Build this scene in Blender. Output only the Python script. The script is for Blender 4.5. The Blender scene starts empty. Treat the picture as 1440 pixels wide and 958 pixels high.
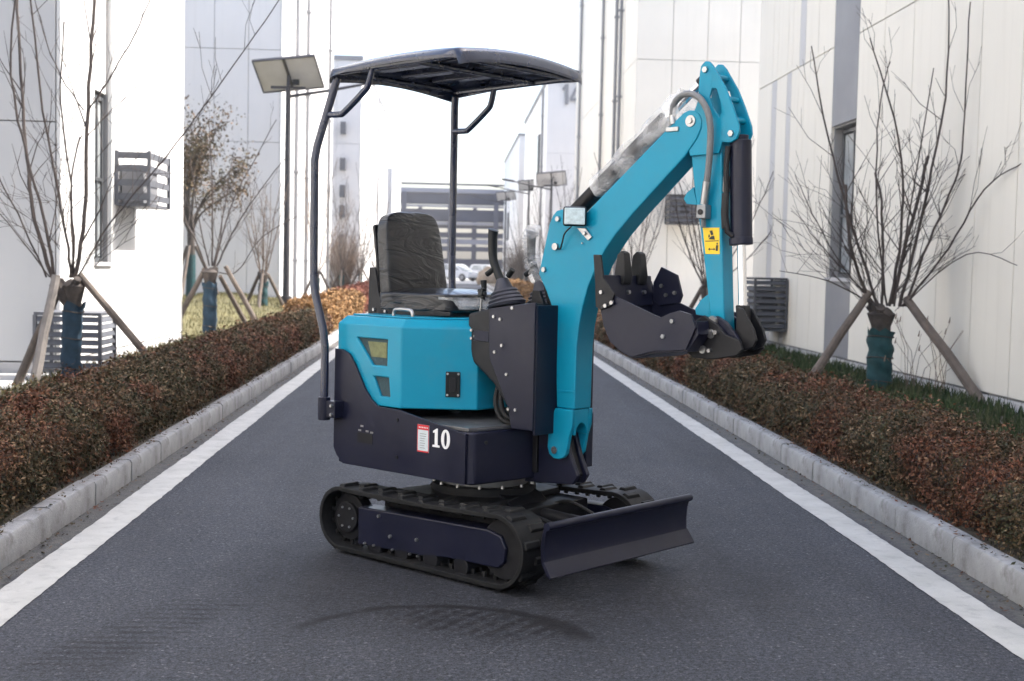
import bpy, bmesh, math, random
import numpy as np
from mathutils import Vector, Matrix
R = math.radians
random.seed(7)
rng = np.random.default_rng(7)
scn = bpy.context.scene
COL = scn.collection

# ------------------------------------------------------------------ camera
cam = bpy.data.cameras.new('camera'); camo = bpy.data.objects.new('camera', cam); COL.objects.link(camo)
cam.lens = 45.0; cam.sensor_width = 36.0; cam.clip_start = .05; cam.clip_end = 2000
rx = Vector((0.9986, -0.0482, 0.0220)); fz = Vector((0.0493, 0.9970, -0.0581)).normalized()
rx = (rx - fz * rx.dot(fz)).normalized(); up = rx.cross(fz)
camo.matrix_world = Matrix(((rx.x, up.x, -fz.x, 0), (rx.y, up.y, -fz.y, 0), (rx.z, up.z, -fz.z, 1.3), (0, 0, 0, 1)))
cam.dof.use_dof = True; cam.dof.focus_distance = 5.4; cam.dof.aperture_fstop = 4.5
scn.camera = camo
scn.cycles.max_bounces = 8; scn.cycles.glossy_bounces = 3; scn.cycles.transmission_bounces = 3; scn.cycles.transparent_max_bounces = 8

# ------------------------------------------------------------------ sky, sun, exposure
SUN_EL, SUN_AZ = R(53.0), R(12.0)            # azimuth measured from +X towards +Y
sd = Vector((math.cos(SUN_EL) * math.cos(SUN_AZ), math.cos(SUN_EL) * math.sin(SUN_AZ), math.sin(SUN_EL)))
w = bpy.data.worlds.new('World'); scn.world = w; w.use_nodes = True
nt = w.node_tree; bgn = nt.nodes['Background']
sky = nt.nodes.new('ShaderNodeTexSky'); sky.sky_type = 'NISHITA'; sky.sun_disc = False
sky.sun_elevation = SUN_EL; sky.sun_rotation = math.pi / 2 - SUN_AZ
sky.air_density = 1.0; sky.dust_density = 4.0; sky.ozone_density = .7; sky.altitude = 20
nt.links.new(sky.outputs[0], bgn.inputs[0]); bgn.inputs[1].default_value = 0.15
sl = bpy.data.lights.new('sun', 'SUN'); sl.energy = 3.0; sl.angle = R(.53); sl.color = (1, .965, .92)
so = bpy.data.objects.new('sun', sl); COL.objects.link(so); so.location = (20, 10, 30)
so.rotation_euler = sd.to_track_quat('Z', 'Y').to_euler()
vs = scn.view_settings; vs.view_transform = 'Standard'; vs.look = 'None'; vs.gamma = 1.0; vs.use_curve_mapping = False
vs.exposure = 1.9

# ------------------------------------------------------------------ materials
def new_mat(name):
    m = bpy.data.materials.new(name); m.use_nodes = True
    return m, m.node_tree, m.node_tree.nodes['Principled BSDF']
def noise(t, scale, detail=4, rough=.6, src=None):
    n = t.nodes.new('ShaderNodeTexNoise'); n.inputs['Scale'].default_value = scale
    n.inputs['Detail'].default_value = detail; n.inputs['Roughness'].default_value = rough
    if src is not None: t.links.new(src, n.inputs['Vector'])
    return n
def coords(t, kind='Object'):
    return t.nodes.new('ShaderNodeTexCoord').outputs[kind]
def ramp(t, fac, stops):
    r = t.nodes.new('ShaderNodeValToRGB'); e = r.color_ramp.elements
    while len(e) < len(stops): e.new(.5)
    for k, (p, c) in enumerate(stops):
        e[k].position = p; e[k].color = (c[0], c[1], c[2], 1) if hasattr(c, '__len__') else (c, c, c, 1)
    t.links.new(fac, r.inputs[0]); return r.outputs[0]
def mixc(t, fac, a, b, mode='MIX'):
    m = t.nodes.new('ShaderNodeMix'); m.data_type = 'RGBA'; m.blend_type = mode
    for s, v in ((m.inputs[0], fac), (m.inputs[6], a), (m.inputs[7], b)):
        if hasattr(v, 'links'): t.links.new(v, s)
        elif hasattr(v, '__len__'): s.default_value = (v[0], v[1], v[2], 1)
        else: s.default_value = v
    return m.outputs[2]
def math_(t, op, a, b=None, c=None):
    m = t.nodes.new('ShaderNodeMath'); m.operation = op
    for i, v in enumerate((a, b, c)):
        if v is None: continue
        if hasattr(v, 'links'): t.links.new(v, m.inputs[i])
        else: m.inputs[i].default_value = v
    return m.outputs[0]
def bump(t, h, strength, dist, bsdf, prev=None):
    b = t.nodes.new('ShaderNodeBump'); b.inputs['Strength'].default_value = strength; b.inputs['Distance'].default_value = dist
    t.links.new(h, b.inputs['Height'])
    if prev is not None: t.links.new(prev, b.inputs['Normal'])
    t.links.new(b.outputs[0], bsdf.inputs['Normal']); return b.outputs[0]
MATS = {}
def M(name, col=(.5, .5, .5), rough=.5, metal=0, var=.15, scale=6, bscale=None, bstr=.1, bdist=.002, coat=0, dirt=None, spec=.5):
    """plain surface with mottled colour, uneven gloss and fine relief"""
    m, t, b = new_mat(name); c = coords(t)
    n = noise(t, scale, 5)
    t.links.new(c, n.inputs['Vector'])
    lo = [x * (1 - var) for x in col]; hi = [min(1, x * (1 + var)) for x in col]
    cc = ramp(t, n.outputs[0], [(.3, lo), (.7, hi)])
    if dirt:
        n2 = noise(t, scale * 2.3, 6, .7, c)
        cc = mixc(t, ramp(t, n2.outputs[0], [(.52, 0), (.72, dirt[1])]), cc, dirt[0])
    t.links.new(cc, b.inputs['Base Color'])
    t.links.new(ramp(t, noise(t, scale * 1.7, 4, .6, c).outputs[0], [(.3, max(0, rough - .08)), (.7, min(1, rough + .1))]), b.inputs['Roughness'])
    b.inputs['Metallic'].default_value = metal; b.inputs['Coat Weight'].default_value = coat; b.inputs['Coat Roughness'].default_value = .15
    b.inputs['Specular IOR Level'].default_value = spec
    if bscale: bump(t, noise(t, bscale, 5, .65, c).outputs[0], bstr, bdist, b)
    MATS[name] = m; return m

DUST = ((.30, .28, .26), .35)
M('teal', (.0010, .238, .374), .36, 0, .06, 3, 120, .06, .001, coat=.12, dirt=((.035, .22, .30), .5), spec=.26)
M('navy', (.0068, .0080, .0225), .38, 0, .12, 4, 160, .10, .001, dirt=((.022, .022, .034), .35), spec=.35)
M('black', (.007, .007, .009), .48, 0, .2, 6, 150, .12, .001, dirt=((.024, .024, .026), .4), spec=.35)
M('canopy', (.010, .016, .042), .26, 0, .1, 3, 90, .06, .001, coat=.5)
M('rubber', (.0065, .0065, .007), .62, 0, .25, 9, 200, .25, .002, dirt=((.022, .021, .02), .4), spec=.35)
M('chrome', (.75, .75, .77), .18, 1, .03)
M('zinc', (.42, .42, .425), .36, 1, .1, 30)
M('grey_steel', (.25, .26, .27), .45, .6, .15, 10, dirt=((.3, .29, .28), .4))
M('floor_grey', (.10, .10, .105), .4, .3, .25, 8, dirt=((.17, .165, .16), .5))
M('hose', (.16, .165, .17), .55, 0, .15, 40, 300, .3, .001)
M('plastic_black', (.007, .009, .010), .42, 0, .1, 8, spec=.3)
M('boot', (.028, .029, .042), .55, 0, .15, 8)
M('white_print', (.78, .78, .78), .45, 0, .03)
M('red_print', (.55, .02, .03), .45, 0, .03)
M('pale_print', (.55, .62, .64), .45, 0, .06, 60)
M('yellow_print', (.78, .52, .01), .45, 0, .03)
M('black_print', (.02, .02, .02), .5, 0, .03)
M('glass_lens', (.50, .60, .63), .12, .1, .2, 60, 120, .4, .002)
M('radiator', (.16, .17, .08), .5, .3, .2, 40, 200, .5, .002)
M('mesh_dark', (.02, .05, .06), .6, 0, .2, 60, 260, .6, .003)
M('bark', (.062, .05, .043), .85, 0, .35, 18, 60, .8, .01)
M('twig', (.062, .048, .042), .8, 0, .3, 6)
M('twig_pale', (.17, .125, .095), .8, 0, .3, 6)
M('stake', (.125, .10, .082), .85, 0, .3, 7, 70, .7, .006)
M('stake_pale', (.23, .205, .185), .85, 0, .25, 7, 70, .7, .006)
M('wrap_blue', (.012, .038, .065), .8, 0, .3, 14, 140, .8, .006)
M('wrap_green', (.010, .052, .058), .8, 0, .3, 14, 140, .8, .006)
M('wall_strip', (.50, .49, .485), .7, 0, .05, 1, 90, .10, .002)
M('strip_grey', (.22, .22, .23), .6, 0, .06, 1.2)
M('joint', (.30, .295, .29), .9, 0, .1, 3)
M('louvre', (.12, .125, .14), .55, .2, .15, 6)
M('louvre_dark', (.055, .056, .062), .6, 0, .15, 6)
M('frame_dark', (.05, .052, .056), .45, .3, .1, 6)
M('lamp_pole', (.045, .044, .05), .45, .3, .15, 5)
M('panel_back', (.50, .50, .51), .6, 0, .08, 3)
M('kerb', (.30, .30, .30), .88, 0, .30, 3.5, 50, .8, .006, dirt=((.14, .135, .125), .8))
M('line', (.46, .455, .43), .8, 0, .12, 5, 160, .6, .004, dirt=((.20, .20, .205), .5))
M('soil', (.10, .085, .065), .95, 0, .35, 5, 40, 1, .03)
M('pavement', (.42, .41, .39), .9, 0, .15, 2, 50, .4, .004)
M('lawn', (.15, .135, .06), .95, 0, .35, 1.5, 60, 1, .03)
M('steelwork', (.060, .063, .085), .6, .1, .12, .6)
M('steel_pale', (.21, .215, .25), .6, .1, .1, .6)
M('car_white', (.72, .72, .73), .25, 0, .03, coat=.6)
M('car_dark', (.07, .075, .085), .25, 0, .03, coat=.6)
M('stone', (.32, .25, .18), .9, 0, .3, 2, 10, 1, .05)
M('window_frame', (.10, .105, .11), .4, .3, .08)

def wall_mat(name, col):
    m, t, b = new_mat(name); c = t.nodes.new('ShaderNodeNewGeometry').outputs['Position']
    mp = t.nodes.new('ShaderNodeMapping'); mp.inputs['Scale'].default_value = (5, 5, .22); t.links.new(c, mp.inputs[0])
    st = noise(t, 1.6, 6, .65, mp.outputs[0]); bl = noise(t, .5, 5, .6, c); fi = noise(t, 9, 5, .7, c)
    cc = ramp(t, bl.outputs[0], [(.3, [x * .95 for x in col]), (.7, [min(1, x * 1.03) for x in col])])
    cc = mixc(t, ramp(t, st.outputs[0], [(.52, 0), (.75, .30)]), cc, [x * y for x, y in zip(col, (.80, .79, .76))])
    cc = mixc(t, ramp(t, fi.outputs[0], [(.60, 0), (.80, .22)]), cc, [x * .82 for x in col])
    t.links.new(cc, b.inputs['Base Color']); b.inputs['Roughness'].default_value = .75
    bump(t, noise(t, 70, 4, .6, c).outputs[0], .15, .003, b); MATS[name] = m
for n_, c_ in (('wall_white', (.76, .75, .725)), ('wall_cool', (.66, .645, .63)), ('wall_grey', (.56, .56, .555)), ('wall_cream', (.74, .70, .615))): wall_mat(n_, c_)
def glass_mat():
    m, t, b = new_mat('window_glass'); c = coords(t)
    t.links.new(ramp(t, noise(t, 1.6, 3, .5, c).outputs[0], [(.35, (.22, .24, .25)), (.65, (.45, .47, .47))]), b.inputs['Base Color'])
    b.inputs['Roughness'].default_value = .06; b.inputs['Specular IOR Level'].default_value = .9; MATS['glass'] = m
glass_mat()

def leather():
    m, t, b = new_mat('seat_film'); c = coords(t)
    mp = t.nodes.new('ShaderNodeMapping'); mp.inputs['Scale'].default_value = (2.2, 2.2, 7); t.links.new(c, mp.inputs[0])
    n = noise(t, 1.3, 3, .5, mp.outputs[0]); n.inputs['Distortion'].default_value = 1.6
    rid = t.nodes.new('ShaderNodeMath'); rid.operation = 'PINGPONG'; t.links.new(n.outputs[0], rid.inputs[0]); rid.inputs[1].default_value = .12
    t.links.new(ramp(t, noise(t, 9, 4, .6, c).outputs[0], [(.3, (.003, .0034, .006)), (.7, (.008, .0085, .012))]), b.inputs['Base Color'])
    b.inputs['Roughness'].default_value = .35; b.inputs['Specular IOR Level'].default_value = .35; b.inputs['Coat Weight'].default_value = .45; b.inputs['Coat Roughness'].default_value = .10
    bump(t, rid.outputs[0], .8, .05, b); MATS['seat'] = m
leather()

def film(name, alpha, scale):
    m, t, b = new_mat(name); c = coords(t)
    v = t.nodes.new('ShaderNodeTexVoronoi'); v.inputs['Scale'].default_value = scale; t.links.new(c, v.inputs['Vector'])
    n = noise(t, 9, 2, .5, c)
    b.inputs['Base Color'].default_value = (.85, .86, .88, 1); b.inputs['Roughness'].default_value = .09; b.inputs['Specular IOR Level'].default_value = .8
    t.links.new(ramp(t, n.outputs[0], [(.35, alpha * .35), (.7, min(1, alpha * 1.6))]), b.inputs['Alpha'])
    bp = bump(t, v.outputs['Distance'], .8, .006, b)
    bump(t, noise(t, 16, 2, .5, c).outputs[0], .7, .02, b, bp); MATS[name] = m
film('bubble_film', .33, 95); film('thin_film', .22, 30)

def asphalt():
    m, t, b = new_mat('asphalt'); g = t.nodes.new('ShaderNodeNewGeometry').outputs['Position']
    big = noise(t, .55, 5, .6, g); mid = noise(t, 7, 6, .7, g); fine = noise(t, 150, 3, .7, g)
    vor = t.nodes.new('ShaderNodeTexVoronoi'); vor.inputs['Scale'].default_value = 115; t.links.new(g, vor.inputs['Vector'])
    c = ramp(t, big.outputs[0], [(.25, (.033, .0355, .043)), (.75, (.052, .055, .065))])
    c = mixc(t, .55, c, ramp(t, mid.outputs[0], [(.3, .35), (.7, .68)]), 'OVERLAY')
    c = mixc(t, .7, c, ramp(t, fine.outputs[0], [(.40, .12), (.60, .88)]), 'OVERLAY')
    c = mixc(t, ramp(t, vor.outputs['Color'], [(.80, 0), (.93, .5)]), c, (.18, .18, .19))
    mpa = t.nodes.new('ShaderNodeMapping'); mpa.inputs['Scale'].default_value = (2.2, .28, 1); t.links.new(g, mpa.inputs[0])
    c = mixc(t, .75, c, ramp(t, noise(t, 1.0, 5, .65, mpa.outputs[0]).outputs[0], [(.32, .36), (.68, .64)]), 'OVERLAY')
    g2 = noise(t, 55, 4, .75, g)
    c = mixc(t, .8, c, ramp(t, g2.outputs[0], [(.40, .20), (.60, .80)]), 'OVERLAY')
    # rubber and dirt left by the turning tracks: arcs and a ribbed track print; contact shade is painted in under the machine
    sx = t.nodes.new('ShaderNodeSeparateXYZ'); t.links.new(g, sx.inputs[0]); X, Y = sx.outputs[0], sx.outputs[1]
    wob = noise(t, 3.2, 4, .6, g).outputs[0]; grit = noise(t, 22, 5, .7, g).outputs[0]
    def rad(cx, cy, ex=1.0):
        a = math_(t, 'MULTIPLY', math_(t, 'SUBTRACT', X, cx), ex); d = math_(t, 'SUBTRACT', Y, cy)
        r = math_(t, 'SQRT', math_(t, 'ADD', math_(t, 'POWER', a, 2), math_(t, 'POWER', d, 2)))
        return math_(t, 'ADD', r, math_(t, 'MULTIPLY', math_(t, 'SUBTRACT', wob, .5), .09)), math_(t, 'ARCTAN2', d, a)
    def band(v, lo, hi, soft):
        m1 = t.nodes.new('ShaderNodeMapRange'); m1.interpolation_type = 'SMOOTHSTEP'; t.links.new(v, m1.inputs[0])
        m1.inputs[1].default_value = lo - soft; m1.inputs[2].default_value = lo + soft
        m2 = t.nodes.new('ShaderNodeMapRange'); m2.interpolation_type = 'SMOOTHSTEP'; t.links.new(v, m2.inputs[0])
        m2.inputs[1].default_value = hi - soft; m2.inputs[2].default_value = hi + soft; m2.inputs[3].default_value = 1; m2.inputs[4].default_value = 0
        return math_(t, 'MULTIPLY', m1.outputs[0], m2.outputs[0])
    gr = ramp(t, grit, [(.3, .25), (.62, 1)])
    wx = math_(t, 'ADD', math_(t, 'ABSOLUTE', math_(t, 'SUBTRACT', X, .2275)), math_(t, 'MULTIPLY', math_(t, 'SUBTRACT', wob, .5), .22))
    dust = math_(t, 'MULTIPLY', band(wx, 1.93, 2.4, .06), ramp(t, grit, [(.35, .35), (.6, .95)]))
    c = mixc(t, dust, c, (.125, .118, .105))
    brk = ramp(t, noise(t, 5, 5, .7, g).outputs[0], [(.34, .30), (.55, 1)])
    r1, a1 = rad(-.02, 4.28)
    arc = math_(t, 'MULTIPLY', math_(t, 'MULTIPLY', band(r1, .520, .562, .020), band(a1, .28, 2.75, .40)), brk)
    wedge = math_(t, 'MULTIPLY', math_(t, 'MULTIPLY', band(r1, .47, .565, .030), band(a1, .22, .80, .12)), brk)
    saw = t.nodes.new('ShaderNodeTexWave'); saw.inputs['Scale'].default_value = 5.0; saw.inputs['Distortion'].default_value = 2.5; saw.inputs['Detail'].default_value = 3
    mp = t.nodes.new('ShaderNodeMapping'); mp.inputs['Rotation'].default_value = (0, 0, R(35)); t.links.new(g, mp.inputs[0]); t.links.new(mp.outputs[0], saw.inputs[0])
    swirl = math_(t, 'MULTIPLY', math_(t, 'MULTIPLY', band(r1, .20, .50, .07), band(a1, .35, 1.9, .25)), math_(t, 'MULTIPLY', gr, ramp(t, saw.outputs['Color'], [(.35, .15), (.65, 1)])))
    arc = math_(t, 'MAXIMUM', arc, wedge)
    r3, a3 = rad(.25, 5.2, .75)
    shade_smear = math_(t, 'MULTIPLY', band(r3, .0, .85, .3), gr)  # grimy patch beneath the machine, doubles as contact shade painted into the asphalt
    # print: ribs across a slightly bent band at the left
    off = math_(t, 'ADD', X, math_(t, 'MULTIPLY', math_(t, 'SUBTRACT', 4.9, Y), .42))
    ribs = t.nodes.new('ShaderNodeTexWave'); ribs.bands_direction = 'Y'; ribs.inputs['Scale'].default_value = 5.2; ribs.inputs['Distortion'].default_value = 1.1; ribs.inputs['Detail'].default_value = 2; t.links.new(g, ribs.inputs[0])
    pr = math_(t, 'MULTIPLY', band(off, -1.02, -.70, .06), band(Y, 4.02, 4.86, .10))
    pr = math_(t, 'MULTIPLY', pr, ramp(t, noise(t, 4.5, 5, .7, g).outputs[0], [(.34, .3), (.54, 1)]))
    pr = math_(t, 'MULTIPLY', pr, math_(t, 'MULTIPLY', ramp(t, ribs.outputs['Color'], [(.4, .08), (.7, 1)]), gr))
    dk = math_(t, 'ADD', math_(t, 'ADD', math_(t, 'MULTIPLY', arc, .78), math_(t, 'MULTIPLY', swirl, .62)), math_(t, 'ADD', math_(t, 'MULTIPLY', shade_smear, .62), math_(t, 'MULTIPLY', pr, .85)))
    dk.node.use_clamp = True
    c = mixc(t, dk, c, (.009, .0085, .010))
    t.links.new(c, b.inputs['Base Color'])
    b.inputs['Specular IOR Level'].default_value = .28
    t.links.new(ramp(t, mid.outputs[0], [(.3, .66), (.7, .86)]), b.inputs['Roughness'])
    h = math_(t, 'ADD', math_(t, 'MULTIPLY', fine.outputs[0], .6), math_(t, 'MULTIPLY', vor.outputs['Distance'], .6))
    bump(t, h, .8, .006, b); MATS['asphalt'] = m
asphalt()

def leafmat(name, cols, patch, trans=.25):
    m, t, b = new_mat(name); gn = t.nodes.new('ShaderNodeNewGeometry')
    c = ramp(t, gn.outputs['Random Per Island'], cols)
    n = noise(t, 1.7, 4, .6, gn.outputs['Position'])
    c2 = ramp(t, gn.outputs['Random Per Island'], patch)
    c = mixc(t, ramp(t, n.outputs[0], [(.46, 0), (.60, .9)]), c, c2)
    t.links.new(c, b.inputs['Base Color']); b.inputs['Roughness'].default_value = .75; b.inputs['Specular IOR Level'].default_value = .2
    b.inputs['Subsurface Weight'].default_value = 0
    MATS[name] = m
leafmat('leaf_brown', [(0, (.024, .026, .014)), (.3, (.050, .050, .025)), (.6, (.085, .060, .032)), (.88, (.135, .085, .046)), (1, (.25, .19, .12))],
        [(0, (.036, .022, .014)), (.4, (.100, .040, .025)), (.8, (.175, .062, .036)), (1, (.26, .14, .08))])
leafmat('leaf_orange', [(0, (.13, .075, .03)), (.5, (.24, .13, .05)), (1, (.36, .22, .10))], [(0, (.12, .075, .035)), (1, (.28, .14, .055))])
leafmat('leaf_red', [(0, (.11, .04, .03)), (.5, (.20, .06, .04)), (1, (.28, .12, .08))], [(0, (.09, .05, .03)), (1, (.22, .08, .05))])
leafmat('leaf_olive', [(0, (.055, .055, .028)), (.5, (.10, .08, .045)), (1, (.17, .11, .07))], [(0, (.08, .06, .035)), (1, (.16, .10, .06))])
leafmat('grass', [(0, (.06, .066, .025)), (.5, (.12, .11, .045)), (1, (.22, .185, .09))], [(0, (.08, .08, .03)), (1, (.20, .17, .08))])
leafmat('grass_green', [(0, (.025, .05, .018)), (.5, (.045, .075, .03)), (1, (.09, .11, .05))], [(0, (.03, .05, .02)), (1, (.10, .10, .05))])

# ------------------------------------------------------------------ mesh helpers
class B:
    """collects shapes, then links them as one mesh object"""
    def __init__(s): s.v = []; s.f = []
    def add(s, vs, fs):
        o = len(s.v); s.v += [tuple(x) for x in vs]; s.f += [tuple(i + o for i in f) for f in fs]; return s
    def box(s, x0, x1, y0, y1, z0, z1, mtx=None):
        vs = [Vector(p) for p in ((x0, y0, z0), (x1, y0, z0), (x1, y1, z0), (x0, y1, z0), (x0, y0, z1), (x1, y0, z1), (x1, y1, z1), (x0, y1, z1))]
        if mtx: vs = [mtx @ p for p in vs]
        return s.add(vs, [(0, 3, 2, 1), (4, 5, 6, 7), (0, 1, 5, 4), (1, 2, 6, 5), (2, 3, 7, 6), (3, 0, 4, 7)])
    def prism(s, poly, a, b, plane='xz'):
        """polygon in a plane, extruded along the third axis from a to b"""
        n = len(poly)
        def P(p, q): return {'xz': (p[0], q, p[1]), 'xy': (p[0], p[1], q), 'yz': (q, p[0], p[1])}[plane]
        area = sum(poly[i][0] * poly[(i + 1) % n][1] - poly[(i + 1) % n][0] * poly[i][1] for i in range(n))
        if area < 0: poly = poly[::-1]
        lo, hi = min(a, b), max(a, b)
        if plane == 'xz': lo, hi = hi, lo
        vs = [P(p, lo) for p in poly] + [P(p, hi) for p in poly]
        return s.add(vs, [tuple(range(n))[::-1], tuple(range(n, 2 * n))] + [(i, (i + 1) % n, n + (i + 1) % n, n + i) for i in range(n)])
    def cyl(s, p0, p1, r, r1=None, n=16):
        return s.tube([p0, p1], [r, r if r1 is None else r1], n)
    def tube(s, pts, rad, n=10, cap=True):
        pts = [Vector(p) for p in pts]; k = len(pts)
        if not hasattr(rad, '__len__'): rad = [rad] * k
        vs, fs = [], []; prev = None
        for i, p in enumerate(pts):
            d = (pts[min(i + 1, k - 1)] - pts[max(i - 1, 0)]).normalized()
            if prev is None:
                ref = Vector((0, 0, 1)) if abs(d.z) < .9 else Vector((1, 0, 0)); a = d.cross(ref).normalized()
            else: a = (prev - d * prev.dot(d)).normalized()
            prev = a; b = d.cross(a)
            for j in range(n):
                t = 2 * math.pi * j / n; vs.append(p + (a * math.cos(t) + b * math.sin(t)) * rad[i])
        for i in range(k - 1):
            for j in range(n):
                fs.append((i * n + j, i * n + (j + 1) % n, (i + 1) * n + (j + 1) % n, (i + 1) * n + j))
        if cap: fs += [tuple(range(n))[::-1], tuple(range((k - 1) * n, k * n))]
        return s.add(vs, fs)
    def bolt(s, p, axis, r=.009, h=.008):
        p = Vector(p); a = Vector(axis).normalized(); return s.tube([p - a * .004, p + a * h], [r, r * .85], 6)
    def pieces(s):
        par = list(range(len(s.v)))
        def find(a):
            while par[a] != a: par[a] = par[par[a]]; a = par[a]
            return a
        for f in s.f:
            for k in f[1:]: par[find(k)] = find(f[0])
        gr = {}
        for f in s.f: gr.setdefault(find(f[0]), []).append(f)
        out = []
        for fs in gr.values():
            b = B(); ids = sorted({i for f in fs for i in f}); m = {i: k for k, i in enumerate(ids)}
            b.v = [s.v[i] for i in ids]; b.f = [tuple(m[i] for i in f) for f in fs]; out.append(b)
        return out
    def build(s, name, mat, parent=None, bevel=0, smooth=True, seg=2, angle=35):
        one = {'_bolts': 'bolt', '_caps': 'pin_cap', '_screws': 'screw', 'roof_rib': 'roof_rib'}
        for k, nm in one.items():
            if name.endswith(k) and not getattr(s, 'single', False):
                for q in s.pieces(): q.single = True; o = q.build(nm, mat, parent, bevel, smooth, seg, angle)
                return o
        me = bpy.data.meshes.new(name); me.from_pydata(s.v, [], s.f); me.validate(); me.update()
        me.materials.append(MATS[mat])
        if smooth:
            me.polygons.foreach_set('use_smooth', [True] * len(me.polygons)); me.set_sharp_from_angle(angle=R(angle))
        o = bpy.data.objects.new(name, me); COL.objects.link(o); o.parent = parent
        if bevel:
            md = o.modifiers.new('bevel', 'BEVEL'); md.width = bevel; md.segments = seg; md.limit_method = 'ANGLE'; md.angle_limit = R(30); md.harden_normals = True
        return o
def empty(name, loc=(0, 0, 0), rz=0):
    e = bpy.data.objects.new(name, None); COL.objects.link(e); e.location = loc; e.rotation_euler = (0, 0, rz); e.empty_display_size = .2; return e
def tag(o, label, cat, group=None):
    o['label'] = label; o['category'] = cat
    if group: o['group'] = group
    return o
def struct(o): o['kind'] = 'structure'; return o
def bez(pts, n=6):
    """smooth path through the given points"""
    P = [Vector(p) for p in pts]; out = []
    for i in range(len(P) - 1):
        a, b, c, d = P[max(i - 1, 0)], P[i], P[i + 1], P[min(i + 2, len(P) - 1)]
        for k in range(n):
            t = k / n
            out.append(.5 * ((2 * b) + (c - a) * t + (2 * a - 5 * b + 4 * c - d) * t * t + (3 * b - a - 3 * c + d) * t ** 3))
    return out + [P[-1]]
def arcpts(cx, cz, r, a0, a1, n): return [(cx + r * math.cos(R(a0 + (a1 - a0) * k / n)), cz + r * math.sin(R(a0 + (a1 - a0) * k / n))) for k in range(n + 1)]
def cut(o, cb):
    """carve the shapes of cb out of o"""
    c = cb.build('cutter', 'black', o.parent, smooth=False)
    md = o.modifiers.new('cut', 'BOOLEAN'); md.object = c; md.operation = 'DIFFERENCE'; md.solver = 'EXACT'
    bpy.context.view_layer.update(); dg = bpy.context.evaluated_depsgraph_get()
    me = bpy.data.meshes.new_from_object(o.evaluated_get(dg)); o.modifiers.clear(); o.data = me; bpy.data.objects.remove(c)

# ------------------------------------------------------------------ ground, road, kerbs
def sheet(name, x0, x1, y0, y1, z, mat):
    return struct(B().add([(x0, y0, z), (x1, y0, z), (x1, y1, z), (x0, y1, z)], [(0, 1, 2, 3)]).build(name, mat, smooth=False))
sheet('ground', -140, 140, -60, 240, -.02, 'pavement')
sheet('road', -1.86, 2.33, -40, 140, 0, 'asphalt')
def road_line(x0, x1):
    ys = [-40] + [3 + .06 * k for k in range(420)] + [130]; vs = []
    for y in ys: vs += [(x0 + random.uniform(-.0035, .0035) + .003 * math.sin(y * 2.3), y, .004), (x1 + random.uniform(-.0035, .0035) + .003 * math.sin(y * 1.9 + 1), y, .004)]
    return struct(B().add(vs, [(2 * k, 2 * k + 1, 2 * k + 3, 2 * k + 2) for k in range(len(ys) - 1)]).build('road_line', 'line', smooth=False))
road_line(-1.715, -1.545); road_line(1.97, 2.14)
sheet('far_road', -60, 60, 88, 125, .003, 'pavement')

def kerb_row(name, xf, sgn, label_first):
    """kerb stones along the road; xf is the face towards the road, sgn points away from it"""
    k = struct(empty(name)); base = None
    y = 3.0 if sgn < 0 else 2.6
    prof = [(0, 0), (0, .110), (.010, .126), (.024, .13), (.088, .13), (.088, -.1), (0, -.1)]
    b = B(); b.prism([(p[0] * sgn, p[1]) for p in prof], 0, .739, 'xz'); first = True
    me = None
    for i in range(42):
        if me is None:
            o = b.build('kerb_stone', 'kerb', k, .007, seg=2); me = o.data
        else:
            o = bpy.data.objects.new('kerb_stone', me); COL.objects.link(o); o.parent = k
        o.location = (xf + random.uniform(-.004, .004), y, random.uniform(-.004, .004)); o.rotation_euler = (0, 0, random.uniform(-.004, .004))
        y += .75
    rest = B().prism([(xf + p[0] * sgn, p[1]) for p in prof], y, 120, 'xz'); rest.prism([(xf + p[0] * sgn, p[1]) for p in prof], -30, 3.0 if sgn < 0 else 2.6, 'xz')
    o = rest.build('kerb_run', 'kerb', k)
    return k
kerb_row('kerb_left', -1.83, -1, 0); kerb_row('kerb_right', 2.285, 1, 0)
# planting beds (soil) behind the kerbs, lawn and paving up to the buildings
def slab(name, x0, x1, y0, y1, z0, z1, mat): return struct(B().box(x0, x1, y0, y1, z0, z1).build(name, mat, smooth=False))
slab('planting_bed_left', -3.9, -1.92, -30, 100, -.05, .115, 'soil')
slab('planting_bed_right', 2.376, 4.975, -30, 100, -.05, .115, 'soil')
slab('pavement_left', -12, -3.9, -30, 20.5, -.05, .06, 'pavement')
# sloping lawn between the two buildings on the left
def lawn():
    vs, fs = [], []; nx, ny = 24, 30
    for i in range(nx + 1):
        for j in range(ny + 1):
            x = -14 + (14 - 2.75) * i / nx; y = 20.4 + 12.4 * j / ny
            h = .10 + .34 * math.exp(-((x + 5.2) / 2.2) ** 2) * min(1, (y - 20.4) / 7) + .04 * math.sin(x * 1.3 + y * .7) * min(1, (y - 20.4) / 3)
            vs.append((x, y, h))
    for i in range(nx):
        for j in range(ny):
            a = i * (ny + 1) + j; fs.append((a, a + ny + 1, a + ny + 2, a + 1))
    return struct(B().add(vs, fs).build('lawn', 'lawn'))
lawn()

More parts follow.
